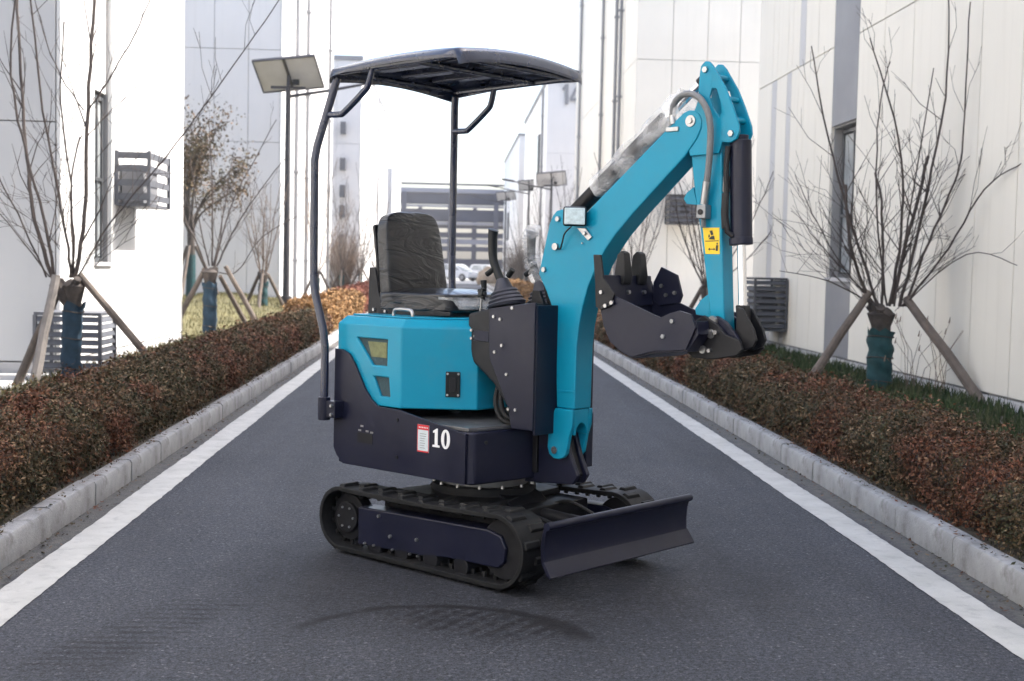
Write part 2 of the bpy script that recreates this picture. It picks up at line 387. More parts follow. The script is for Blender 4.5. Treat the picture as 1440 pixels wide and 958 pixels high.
def scatter_quads(P, N, size, aspect, name, mat, parent=None, roll=None):
    """many small leaf faces: centre P, normal N, length size"""
    n = len(P); N = N / np.linalg.norm(N, axis=1, keepdims=True)
    T = rng.normal(size=(n, 3)); T -= (T * N).sum(1, keepdims=True) * N; T /= np.linalg.norm(T, axis=1, keepdims=True)
    if roll is not None: T = roll - (roll * N).sum(1, keepdims=True) * N; T /= np.linalg.norm(T, axis=1, keepdims=True) + 1e-9
    S = np.cross(N, T); L = np.asarray(size).reshape(-1, 1) * .5; W = L * aspect
    mid = P + N * L * .25
    vs = np.stack([P - T * L, P + S * W - T * L * .1, mid + T * L, P - S * W - T * L * .1], 1).reshape(-1, 3)
    fs = np.arange(4 * n).reshape(n, 4)
    me = bpy.data.meshes.new(name); me.vertices.add(4 * n); me.vertices.foreach_set('co', vs.astype(np.float32).ravel())
    me.loops.add(4 * n); me.loops.foreach_set('vertex_index', fs.ravel().astype(np.int32))
    me.polygons.add(n); me.polygons.foreach_set('loop_start', np.arange(0, 4 * n, 4, dtype=np.int32)); me.polygons.foreach_set('loop_total', np.full(n, 4, dtype=np.int32))
    me.update(calc_edges=True); me.materials.append(MATS[mat])
    o = bpy.data.objects.new(name, me); COL.objects.link(o); o.parent = parent; return o

def gn_noise(x, y, s):
    """cheap smooth value for uneven outlines"""
    return np.sin(x * 2.1 * s + 1.3) * np.cos(y * 1.7 * s + .4) * .5 + np.sin(x * 5.3 * s + y * 4.1 * s) * .3 + np.sin(y * 9.7 * s + x * 3.3) * .2

def hedge(name, x0, x1, y0, y1, ztop, dens, leaf, mat, label, cat='hedge'):
    """clipped hedge: twiggy core, stems and a coat of small leaves"""
    e = empty(name, ((x0 + x1) / 2, y0, .1)); e.location = (0, 0, 0)
    zb = .10; L = y1 - y0; W = x1 - x0; H = ztop - zb
    # core
    n_y = max(8, int(L / .12)); prof = [(.30, 0), (.22, .35), (.17, .70), (.28, .80), (.5, .82), (.72, .80), (.83, .70), (.78, .35), (.70, 0)]
    vs, fs = [], []
    for j in range(n_y + 1):
        y = y0 + .06 + (L - .12) * j / n_y
        for (a, c) in prof:
            q = gn_noise(np.float64(a * 3 + x0), np.float64(y * 1.5), 1.7)
            vs.append((x0 + W * (a + .03 * q), y, zb - .02 + H * (c * (1 + .06 * q)) - .02))
    m = len(prof)
    for j in range(n_y):
        for i in range(m - 1): fs.append((j * m + i, j * m + i + 1, (j + 1) * m + i + 1, (j + 1) * m + i))
    fs += [tuple(range(m)), tuple(range(n_y * m, (n_y + 1) * m))[::-1]]
    B().add(vs, fs).build('stems', 'twig', e)
    # leaves: denser and smaller near the camera
    per = W + 2 * H; N0 = int(dens * per * L)
    y = y0 + L * rng.random(N0 * 2); keep = rng.random(N0 * 2) < np.clip(7.0 / np.maximum(y, 3.5), .16, 1.0) ** 1.15; y = y[keep]; n = len(y)
    t = rng.random(n) * per; ins = rng.random(n) ** 1.6 * .13
    # three-sided strip: face to the left, top, face to the right, corners rounded
    X = np.empty(n); Z = np.empty(n); NX = np.empty(n); NZ = np.empty(n)
    a = t < H; b_ = (t >= H) & (t < H + W); c_ = t >= H + W
    X[a] = x0; Z[a] = t[a]; NX[a] = -1; NZ[a] = .25
    X[b_] = x0 + (t[b_] - H); Z[b_] = H; NX[b_] = 0; NZ[b_] = 1
    X[c_] = x1; Z[c_] = H - (t[c_] - H - W); NX[c_] = 1; NZ[c_] = .25
    u = (X - x0) / W * 2 - 1; round_ = np.where(b_, -(np.abs(u) ** 4) * .10, 0) * 1.0
    bulge = gn_noise(X * 1.5 + Z, y, 1.9) * .05 + gn_noise(y * 1.3, X * 2 + Z * 3, 4.1) * .055 + gn_noise(y * 2.2 + Z, X * 3 + Z * 5 + y, 6.3) * .055
    side = np.where(b_, 0, 1)
    tuck = np.clip(Z / H, 0, 1); inset = np.where(side == 1, .07 * (1 - tuck) ** 2 + .09 * np.clip((tuck - .75) / .25, 0, 1) ** 2, 0)
    X = X + NX * (bulge - ins - inset); Z = zb + Z + round_ + np.where(b_, bulge * 1.5 - ins * .8, 0)
    P = np.stack([X, y, Z], 1) + rng.normal(size=(n, 3)) * .014
    Nn = np.stack([NX, np.zeros(n), NZ], 1) + rng.normal(size=(n, 3)) * .75
    sz = leaf * (.6 + .8 * rng.random(n)) * np.clip((np.maximum(y, 4) / 6.5) ** .62, .8, 3)
    scatter_quads(P, Nn, sz, .55, 'foliage', mat, e)['kind'] = 'stuff'
    # sprigs that stand out of the clipped top
    k = int(L * 60); ys = y0 + L * rng.random(k) ** 1.3; xs = x0 + W * rng.random(k); Pp = []; 
    tb = B()
    for i in range(k):
        h = random.uniform(.02, .085) * (1.6 if random.random() < .08 else 1); zt = ztop - .05 + float(gn_noise(np.float64(xs[i] * 1.5 + H), np.float64(ys[i]), 1.9)) * .05
        dx, dy = random.uniform(-.03, .03), random.uniform(-.03, .03)
        tb.tube([(xs[i], ys[i], zt - .05), (xs[i] + dx, ys[i] + dy, zt + h)], [.0022, .0012], 3, False)
        for q in range(7):
            f = random.random(); Pp.append((xs[i] + dx * f + random.uniform(-.012, .012), ys[i] + dy * f + random.uniform(-.012, .012), zt + h * f + .01))
    tb.build('sprigs', 'twig', e)['kind'] = 'stuff'
    Pp = np.array(Pp); scatter_quads(Pp, rng.normal(size=Pp.shape) + np.array([0, 0, .5]), leaf * (.7 + .6 * rng.random(len(Pp))), .5, 'sprig_leaves', mat, e)['kind'] = 'stuff'
    return tag(e, label, cat)

hedge('hedge', -2.72, -1.915, 2.6, 21.0, .455, 6200, .0215, 'leaf_brown', 'long clipped reddish brown hedge behind the kerb on the left of the road')
hedge('hedge', -2.72, -1.97, 21.1, 29.5, .62, 3000, .028, 'leaf_orange', 'bright orange hedge behind the left kerb, beyond the brown hedge')
hedge('hedge', -2.72, -1.97, 29.6, 62, .66, 2200, .030, 'leaf_red', 'dull red hedge far along the left kerb, beyond the orange hedge')
hedge('hedge', 2.375, 3.12, 2.6, 24.0, .44, 6200, .0215, 'leaf_brown', 'long clipped brown and dull green hedge behind the kerb on the right')
hedge('hedge', 2.43, 3.30, 24.1, 62, .60, 2200, .030, 'leaf_orange', 'orange brown hedge far along the right kerb, behind the boom')

nl = 2600; yy = 3.2 + 19 * rng.random(nl) ** 1.5; left = rng.random(nl) < .5
off = rng.random(nl) ** 1.7 * .30; onk = rng.random(nl) < .45
xx = np.where(left, np.where(onk, -1.845 - rng.random(nl) * .06, -1.82 + off * .33), np.where(onk, 2.30 + rng.random(nl) * .06, 2.275 - off * .33)); zz = np.where(onk, .136, .006)
o = scatter_quads(np.stack([xx, yy, zz], 1), np.stack([rng.normal(size=nl) * .3, rng.normal(size=nl) * .3, np.ones(nl)], 1), .020 * (.5 + rng.random(nl)), .5, 'fallen_leaves', 'leaf_brown')
o['kind'] = 'stuff'; o['label'] = 'small dry leaves fallen along both kerbs'; o['category'] = 'leaves'
def grass_patch(name, x0, x1, y0, y1, zf, n, h, mat, label):
    x = x0 + (x1 - x0) * rng.random(n); y = y0 + (y1 - y0) * rng.random(n); z = zf(x, y)
    L = h * (.5 + rng.random(n)); up_ = np.stack([rng.normal(size=n) * .35, rng.normal(size=n) * .35, np.ones(n)], 1)
    P = np.stack([x, y, z], 1) + up_ * L[:, None] * .45
    Nn = np.stack([rng.normal(size=n), rng.normal(size=n), np.zeros(n)], 1)
    o = scatter_quads(P, Nn, L, .12, name, mat, roll=up_); o['kind'] = 'stuff'; o['label'] = label; o['category'] = 'grass'; return o
lz = lambda x, y: .10 + .34 * np.exp(-((x + 5.2) / 2.2) ** 2) * np.minimum(1, (y - 20.4) / 7) + .04 * np.sin(x * 1.3 + y * .7) * np.minimum(1, (y - 20.4) / 3) - .01
grass_patch('grass', -12, -2.8, 20.5, 32.7, lz, 26000, .07, 'grass', 'sunlit dry grass on the bank between the left buildings')
grass_patch('grass', 3.35, 4.95, 5, 20, lambda x, y: x * 0 + .10, 14000, .11, 'grass_green', 'dark green grass between the right hedge and the cream wall')
grass_patch('grass', -3.85, -2.75, 4, 20, lambda x, y: x * 0 + .10, 8000, .09, 'grass', 'thin grass between the left hedge and the white building')

# ------------------------------------------------------------------ buildings
def panel_x(parent, xw, sgn, y0, y1, z0, z1, mat, d=.04, name='wall_panel'):
    g = .007; a, b = sorted((xw, xw - sgn * d))
    return B().box(a, b, y0 + g, y1 - g, z0 + g, z1 - g).build(name, mat, parent, smooth=False)
def panel_y(parent, yw, x0, x1, z0, z1, mat, d=.04, name='wall_panel'):
    g = .007; return B().box(x0 + g, x1 - g, yw, yw + d, z0 + g, z1 - g).build(name, mat, parent, smooth=False)
def side_wall(parent, xw, sgn, ys, zs, mat, skip=()):
    for i in range(len(ys) - 1):
        if i in skip: continue
        for k in range(len(zs) - 1): panel_x(parent, xw, sgn, ys[i], ys[i + 1], zs[k], zs[k + 1], mat)
def front_wall(parent, yw, xs, zs, mat):
    for i in range(len(xs) - 1):
        for k in range(len(zs) - 1): panel_y(parent, yw, xs[i], xs[i + 1], zs[k], zs[k + 1], mat)
def window_x(parent, xw, sgn, y0, y1, z0, z1, mull=(.5,), trans=(.45,), depth=.14):
    """window in a wall that faces along x: recessed frame, mullions, panes"""
    xi = xw - sgn * depth; a, b = sorted((xi, xi - sgn * .05))
    f = B()
    for (p, q, r_, s_) in ((y0, y0 + .05, z0, z1), (y1 - .05, y1, z0, z1), (y0 + .05, y1 - .05, z0, z0 + .05), (y0 + .05, y1 - .05, z1 - .05, z1)): f.box(a, b, p, q, r_, s_)
    for m_ in mull: yc = y0 + (y1 - y0) * m_; f.box(a, b, yc - .02, yc + .02, z0 + .05, z1 - .05)
    wo = f.build('window', 'window_frame', parent, .004)
    zt = [z0 + .05] + [z0 + (z1 - z0) * t for t in trans] + [z1 - .05]; yt = [y0 + .05] + [y0 + (y1 - y0) * m_ for m_ in mull] + [y1 - .05]
    for t in trans: zc = z0 + (z1 - z0) * t; B().box(a - .004, b + .004, y0 + .05, y1 - .05, zc - .02, zc + .02).build('transom', 'window_frame', wo)
    for i in range(len(yt) - 1):
        for k in range(len(zt) - 1):
            xm = (a + b) / 2; B().box(xm - .006, xm + .006, yt[i] + .02, yt[i + 1] - .02, zt[k] + .02, zt[k + 1] - .02).build('pane', 'glass', wo, smooth=False)
    a2, b2 = sorted((xw + sgn * .03, xi)); B().box(a2, b2, y0 - .02, y1 + .02, z0 - .045, z0).build('sill', 'wall_strip', wo)
    return wo

def drainpipe(parent, x, y, z0, z1, r=.055):
    p = B(); p.cyl((x, y, z0), (x, y, z1), r, n=10)
    z = z0 + 1.2
    while z < z1: p.box(x - r - .02, x + r + .02, y - r - .02, y + r + .02, z, z + .05); z += 2.4
    return p.build('drainpipe', 'strip_grey', parent)

# right, near: long cream block
e = empty('building', (5.0, -25, 0)); e.location = (0, 0, 0)
tag(e, 'long cream panelled building along the right side, with a dark grey window strip', 'building')
B().box(5.04, 20, -25, 20.96, -.05, 12).build('wall', 'joint', e, smooth=False)
ysR = [-25, -20, -15, -10, -5, 0, 3, 5, 6.7, 7.6, 8.5, 9.4, 10.27, 11.17, 12.07, 12.97, 13.9, 14.85, 15.80]
for ys in (ysR,): side_wall(e, 5.0, -1, ys, [.22, 4.27, 8.2, 12], 'wall_cream')
for (a, b, low, upm) in ((16.84, 17.6, 'wall_cream', 'wall_cream'), (17.6, 18.25, 'wall_cream', 'wall_cream'), (18.25, 18.55, 'wall_cream', 'wall_strip'), (18.55, 18.95, 'wall_cream', 'wall_cream'),
                         (18.95, 19.2, 'wall_strip', 'wall_cream'), (19.2, 19.8, 'wall_cream', 'wall_cream'), (19.8, 20.1, 'wall_strip', 'wall_cream'), (20.1, 21, 'wall_cream', 'wall_cream')):
    panel_x(e, 5.0, -1, a, b, .22, 4.27, low); panel_x(e, 5.0, -1, a, b, 4.27, 8.2, upm); panel_x(e, 5.0, -1, a, b, 8.2, 12, upm)
panel_x(e, 5.0, -1, 15.80, 16.84, .22, 1.20, 'strip_grey', name='window_apron'); panel_x(e, 5.0, -1, 15.80, 16.84, 3.22, 12, 'strip_grey', name='window_apron')
bk = [o for o in e.children if o.name.startswith('wall') and not o.name.startswith('wall_panel')][0]
cut(bk, B().box(4.9, 5.3, 15.82, 16.82, 1.22, 3.2))
window_x(e, 5.0, -1, 15.84, 16.80, 1.24, 3.18, (.5,), (.42,))
B().box(4.98, 5.035, -25, 20.97, -.04, .20).build('plinth', 'wall_strip', e)

# left, near: white block, sunlit side towards the road
e = empty('building'); tag(e, 'white building at the left edge with a tall narrow window and sunlit road side', 'building')
B().box(-16, -4.14, 13.74, 19.86, -.05, 12).build('wall', 'joint', e, smooth=False)
bk = e.children[0]; cut(bk, B().box(-4.6, -3.9, 15.02, 15.73, 1.24, 12.5))
side_wall(e, -4.1, 1, [13.7, 15.0], [.18, 12], 'wall_white'); side_wall(e, -4.1, 1, [15.75, 19.9], [.18, 12], 'wall_white')
panel_x(e, -4.1, 1, 15.0, 15.75, .18, 1.20, 'wall_white')
panel_x(e, -4.17, 1, 15.02, 15.73, 3.24, 12, 'wall_white', .04)
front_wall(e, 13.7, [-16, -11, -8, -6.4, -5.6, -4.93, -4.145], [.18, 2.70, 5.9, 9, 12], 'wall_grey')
window_x(e, -4.1, 1, 15.04, 15.71, 1.24, 3.2, (.62,), (.5,), .09)
B().box(-15.9, -4.105, 13.69, 19.9, -.04, .17).build('plinth', 'wall_strip', e)

# left, beside and behind the camera: unseen block added to bounce sunlight onto the machine
e = empty('building'); tag(e, 'unseen white building left of the camera, added to bounce sunlight onto the excavator', 'building')
B().box(-16, -4.14, -24, 7.0, -.05, 12).build('wall', 'joint', e, smooth=False)
side_wall(e, -4.1, 1, [-24, -20, -16, -12, -8, -5, -2, 1, 4, 7.0], [.18, 4.3, 8.2, 12], 'wall_white')

# left, second: beyond the lawn
e = empty('building'); tag(e, 'pale grey fronted building behind the lawn on the left, with drainpipes', 'building')
B().box(-18, -4.39, 33.04, 47, -.05, 12.5).build('wall', 'joint', e, smooth=False)
front_wall(e, 33.0, [-18, -14, -11, -9, -7.9, -6.95, -6.05, -5.19, -4.395], [.2, 2.6, 4.3, 6.62, 9.5, 12.5], 'wall_cool')
side_wall(e, -4.35, 1, [33.0, 36, 39, 42, 44.5, 47], [.2, 4.3, 8.3, 12.5], 'wall_white')
drainpipe(e, -4.24, 35.3, .1, 12.4); drainpipe(e, -4.24, 37.9, .1, 12.4); drainpipe(e, -4.24, 44.6, .1, 12.4)
B().box(-17.9, -4.36, 32.99, 47, -.04, .19).build('plinth', 'wall_strip', e)

# left, third and fourth, far along the road
e = empty('building'); tag(e, 'far lavender grey building on the left, seen under the canopy roof', 'building')
B().box(-20, -4.14, 58.04, 82, -.05, 10.3).build('wall', 'joint', e, smooth=False)
front_wall(e, 58.0, [-20, -12, -8, -6.3, -5.2, -4.145], [.2, 3.4, 6.6, 9.6, 10.3], 'wall_cool')
side_wall(e, -4.1, 1, [58, 62, 66, 70, 74, 78, 82], [.2, 3.4, 6.6, 10.3], 'wall_white')
B().box(-20, -4.05, 57.95, 82, 10.3, 10.5).build('parapet', 'strip_grey', e)
for z in (2.0, 3.3, 4.2, 5.4, 7.0):
    l_ = B().box(-5.0, -4.75, 57.7, 57.99, z, z + .55).build('balcony_box', 'louvre', e, .01)
drainpipe(e, -4.0, 70.0, .1, 10.2)
e = empty('building'); tag(e, 'farthest pale building at the left end of the road', 'building')
B().box(-20, -4.0, 86.04, 100, -.05, 7.6).build('wall', 'joint', e, smooth=False)
front_wall(e, 86.0, [-20, -10, -7, -5.5, -4.0], [.2, 4, 7.6], 'wall_cool'); side_wall(e, -3.96, 1, [86, 93, 100], [.2, 4, 7.6], 'wall_white')

# right, second
e = empty('building'); tag(e, 'cream building behind the boom on the right, with dark drainpipes', 'building')
B().box(4.79, 20, 33.54, 50, -.05, 12.5).build('wall', 'joint', e, smooth=False)
front_wall(e, 33.5, [4.755, 5.68, 6.6, 7.45, 8.6, 10, 14, 20], [.2, 6.75, 9.6, 12.5], 'wall_cream')
side_wall(e, 4.75, -1, [33.5, 36, 38.4, 41.5, 44.5, 48, 50], [.2, 6.75, 12.5], 'wall_cream')
for y in (36.2, 37.2, 40.6, 47.6): drainpipe(e, 4.66, y, .1, 12.4, .05)
B().box(4.72, 20, 33.48, 50, -.04, .19).build('plinth', 'wall_strip', e)

# right, third: the one with the number
e = empty('building'); tag(e, 'pale building numbered 14 far on the right of the road', 'building')
B().box(4.42, 20, 60.04, 78, -.05, 9.9).build('wall', 'joint', e, smooth=False)
front_wall(e, 60.0, [4.385, 5.9, 7.5, 10, 20], [.2, 3.3, 6.6, 9.9], 'wall_cool')
side_wall(e, 4.38, -1, [60, 64, 68, 73, 78], [.2, 3.3, 6.6, 9.9], 'wall_white')
B().box(4.3, 20, 59.92, 78, 9.9, 10.08).build('parapet', 'strip_grey', e)
B().box(4.28, 4.375, 64.3, 65.4, 5.6, 7.9).build('window', 'window_frame', e)
B().box(4.26, 4.279, 64.45, 65.25, 5.75, 7.75).build('pane', 'glass', e)
drainpipe(e, 4.3, 62.0, .1, 9.8)
# figures 1 and 4 on the front
n_ = B().prism([(5.06, 9.62), (5.20, 9.80), (5.34, 9.80), (5.34, 8.86), (5.19, 8.86), (5.19, 9.55), (5.06, 9.50)], 59.93, 59.99, 'xz')
n_.build('number_figure', 'strip_grey', e, smooth=False)
n_ = B().prism([(5.72, 9.80), (5.86, 9.80), (5.86, 8.86), (5.72, 8.86)], 59.93, 59.99, 'xz'); n_.prism([(5.42, 9.16), (5.715, 9.16), (5.715, 9.03), (5.42, 9.03)], 59.93, 59.99, 'xz')
n_.prism([(5.42, 9.165), (5.57, 9.165), (5.715, 9.55), (5.715, 9.79)], 59.93, 59.99, 'xz'); n_.prism([(5.865, 9.16), (5.95, 9.16), (5.95, 9.03), (5.865, 9.03)], 59.93, 59.99, 'xz')
n_.build('number_figure', 'strip_grey', e, smooth=False)
e = empty('building'); tag(e, 'farthest pale building at the right end of the road', 'building')
B().box(4.29, 20, 82.04, 104, -.05, 9.6).build('wall', 'joint', e, smooth=False)
front_wall(e, 82.0, [4.255, 6, 9, 20], [.2, 4, 9.6], 'wall_cool'); side_wall(e, 4.25, -1, [82, 89, 96, 104], [.2, 4, 9.6], 'wall_white')
B().box(4.18, 20, 81.95, 104, 9.6, 9.75).build('parapet', 'strip_grey', e)
B().box(4.17, 4.245, 94, 96, 3.2, 5.2).build('window', 'window_frame', e)

# open steel building that closes the road
e = empty('steel_frame_building'); tag(e, 'open grey steel frame building with stacked decks across the end of the road', 'building')
yv = 112.0
def zf(y, Y=yv): return 1.3 + (372 - y) / 1800 * Y * 1.003
for (a, b, mt, dy) in ((259, 261, 'steelwork', 0), (266, 272, 'steel_pale', 0), (272.5, 288, 'steelwork', .3), (289.5, 292, 'steel_pale', -.1), (298.5, 312, 'steelwork', .2), (313, 316, 'steel_pale', -.1),
                       (316.5, 321, 'steelwork', .3), (328, 333, 'steelwork', .2), (336, 343, 'steel_pale', .3), (346.5, 353, 'steelwork', .2), (364, 376, 'steelwork', .4), (377, 384, 'steel_pale', .6)):
    B().box(-30, 30, yv + dy, yv + dy + .8, zf(b), zf(a)).build('deck_beam', mt, e, smooth=False)
for x in range(-29, 30, 4):
    B().box(x + .7, x + 1.1, yv - .35, yv - .13, 0, zf(272)).build('column', 'steelwork' if x % 8 else 'steel_pale', e, smooth=False)
for y2 in (118, 124):
    for z in (1.5, 3.9, 6.0): B().box(-30, 30, y2, y2 + .3, z, z + .35).build('deck_beam', 'steelwork', e, smooth=False)
    for x in range(-28, 30, 5): B().box(x, x + .35, y2 - .4, y2 - .1, 0, 6.6).build('column', 'steelwork', e, smooth=False)

# ------------------------------------------------------------------ louvred boxes round the air conditioners
def louvre_box(x0, x1, y0, y1, z0, z1, n, mat, label, sides, unit=False, feet=0):
    e = empty('louvre_box', ((x0 + x1) / 2, (y0 + y1) / 2, z0)); e.location = (0, 0, 0); tag(e, label, 'louvre')
    p = .035
    for (x, y) in ((x0, y0), (x1, y0), (x0, y1), (x1, y1)):
        if (x, y) == (None, None): continue
        B().box(x - p / 2, x + p / 2, y - p / 2, y + p / 2, z0 - feet, z1).build('post', mat, e)
    H = (z1 - z0) / n
    for k in range(n):
        z = z0 + H * (k + .5)
        if 'f' in sides: B().box(-(x1 - x0) / 2 + .02, (x1 - x0) / 2 - .02, -.008, .008, -H * .34, H * .34, Matrix.Translation(((x0 + x1) / 2, y0, z)) @ Matrix.Rotation(R(-28), 4, 'X')).build('slat', mat, e)
        if 'r' in sides: B().box(-.008, .008, -(y1 - y0) / 2 + .02, (y1 - y0) / 2 - .02, -H * .34, H * .34, Matrix.Translation((x1, (y0 + y1) / 2, z)) @ Matrix.Rotation(R(-28), 4, 'Y')).build('slat', mat, e)
        if 'l' in sides: B().box(-.008, .008, -(y1 - y0) / 2 + .02, (y1 - y0) / 2 - .02, -H * .34, H * .34, Matrix.Translation((x0, (y0 + y1) / 2, z)) @ Matrix.Rotation(R(28), 4, 'Y')).build('slat', mat, e)
    B().box(x0 - .01, x1 + .01, y0 - .01, y1 + .01, z1, z1 + .03).build('frame_rail', mat, e)
    B().box(x0 - .01, x1 + .01, y0 - .01, y1 + .01, z0 - .03, z0).build('frame_rail', mat, e)
    if unit: 
        u = B().box(x0 + .08, x1 - .12, y0 + .12, y1 - .1, z0 + .02, z1 - .1).build('cooling_unit', 'strip_grey', e, .01)
        B().cyl(((x0 + x1) / 2, y0 + .10, (z0 + z1) / 2), ((x0 + x1) / 2, y0 + .115, (z0 + z1) / 2), .14, n=18).build('fan_grille', 'louvre_dark', u)
    return e
louvre_box(-4.12, -3.48, 12.95, 13.50, .17, .71, 7, 'louvre', 'grey louvred box on the ground behind the leftmost tree', 'fr', feet=.12)
# open shelf on the white wall
e = empty('louvre_box'); tag(e, 'slatted grey shelf cage high on the sunlit white wall', 'louvre')
for (x, y) in ((-4.08, 15.9), (-3.69, 15.9), (-3.69, 17.0)): B().box(x - .02, x + .02, y - .02, y + .02, 1.94, 2.60).build('post', 'louvre', e)
for z in (2.05, 2.22, 2.39, 2.55):
    B().box(-4.08, -3.69, 15.89, 15.905, z - .045, z + .035).build('slat', 'louvre', e); B().box(-3.695, -3.68, 15.92, 17.0, z - .045, z + .035).build('slat', 'louvre', e)
B().box(-4.09, -3.70, 15.93, 16.98, 1.93, 1.97).build('shelf', 'louvre', e)
u = B().box(-4.07, -3.80, 16.1, 16.85, 1.975, 2.45).build('cooling_unit', 'strip_grey', e, .01)
louvre_box(4.50, 4.97, 18.7, 19.6, .45, 1.18, 8, 'louvre_dark', 'dark louvred box on the cream wall to the right of the bucket', 'fl', True)
louvre_box(5.60, 6.42, 32.75, 33.4, 2.5, 3.2, 5, 'louvre_dark', 'dark louvred box on the far cream wall, seen between boom and arm', 'fl', True)

# ------------------------------------------------------------------ street lamps with solar panels
def solar_lamp(x, y, top, pw, face, label, two=False, sc=1.0):
    e = empty('solar_street_lamp', (x, y, .08)); tag(e, label, 'street lamp', 'solar street lamps along the road')
    t = top - .08
    B().tube([(0, 0, 0), (0, 0, t)], [.075, .055], 14).build('pole', 'lamp_pole', e)
    B().cyl((0, 0, 0), (0, 0, .46), .125, n=18).build('pole_sleeve', 'lamp_pole', e, .006)
    mt = Matrix.Translation((0, .02, t + .27)) @ Matrix.Rotation(R(-38), 4, 'X') @ Matrix.Rotation(R(-9), 4, 'Z')
    h = pw * .34
    pn = B().box(-pw / 2, pw / 2, -h, h, -.015, .02, mt).build('solar_panel', 'panel_back', e)
    fr = B()
    for (a, b, c, d) in ((-pw / 2 - .02, pw / 2 + .02, -h - .02, -h), (-pw / 2 - .02, pw / 2 + .02, h, h + .02), (-pw / 2 - .02, -pw / 2, -h, h), (pw / 2, pw / 2 + .02, -h, h), (-.03, .03, -h, h)): fr.box(a, b, c, d, -.04, .025 if abs(a + .03) > 1e-6 else -.016, mt)
    fr.build('panel_frame', 'lamp_pole', pn)
    B().box(-pw * .28, pw * .28, -.03, .03, t - .06, t).build('bracket', 'lamp_pole', e); B().box(.10, .24, -.12, -.02, t + .02, t + .14).build('controller', 'plastic_black', e)
    B().tube([(0, 0, t), (0, .05, t + .25)], .04, 10).build('panel_stem', 'lamp_pole', e)
    a = B().tube([(0, 0, t - .22), (face * .9, 0, t - .06), (face * 1.75, 0, t + .12)], [.035, .032, .028], 10).build('arm', 'lamp_pole', e)
    B().prism([(face * 1.7, t + .07), (face * 2.25, t + .17), (face * 2.25, t + .23), (face * 1.7, t + .16)], -.12, .12, 'xz').build('lamp_head', 'lamp_pole', e, .01)
    return e
solar_lamp(-3.55, 28, 5.05, 1.32, 1, 'tall dark solar street lamp left of the canopy roof')
solar_lamp(4.50, 58, 5.0, 1.30, -1, 'solar street lamp far right, the nearest of those behind the work light')
solar_lamp(4.15, 69, 5.4, 1.1, -1, 'solar street lamp far right, second of the row behind the work light')
solar_lamp(3.55, 84, 5.6, 1.2, -1, 'farthest solar street lamp on the right, beside the steel building')

# ------------------------------------------------------------------ trees
def shoot(b, pts, r0, r1, n=6, side=0, depth=.25, tw=None, lmin=.25, lmax=.8):
    """a branch along pts, with twigs"""
    r0 *= .60; side = int(side * 1.3); P = bez(pts, 5); k = len(P)
    P = [p + Vector((random.uniform(-1, 1), random.uniform(-1, 1), 0)) * .008 for p in P]
    b.tube(P, [r0 + (r1 - r0) * i / (k - 1) for i in range(k)], n, False)
    for _ in range(side):
        f = random.uniform(.15, .97); i = min(int(f * (k - 1)), k - 2); p = P[i]; d = (P[i + 1] - P[i]).normalized()
        o = Vector((random.uniform(-1, 1), random.uniform(-1, 1), random.uniform(-.1, .5))); q = (d * random.uniform(.4, 1.0) + o * .8 + Vector((0, 0, .25))).normalized()
        L = random.uniform(lmin, lmax) * (1.1 - .5 * f); rr = max(.0028, (r0 + (r1 - r0) * f) * .45)
        m_ = p + q * L * .5 + Vector((random.uniform(-.04, .04), random.uniform(-.04, .04), random.uniform(-.03, .05)))
        e_ = p + q * L + Vector((0, 0, L * random.uniform(.0, .25)))
        b.tube([p, m_, e_], [rr, rr * .75, .0022], 4, False)
        for _k in range(2):
            if random.random() < .75:
                g = random.uniform(.3, .9); p2 = m_.lerp(e_, g); o2 = (q + Vector((random.uniform(-1, 1), random.uniform(-1, 1), random.uniform(-.2, .8))) * .8).normalized()
                b.tube([p2, p2 + o2 * L * .4], [rr * .55, .0018], 3, False)
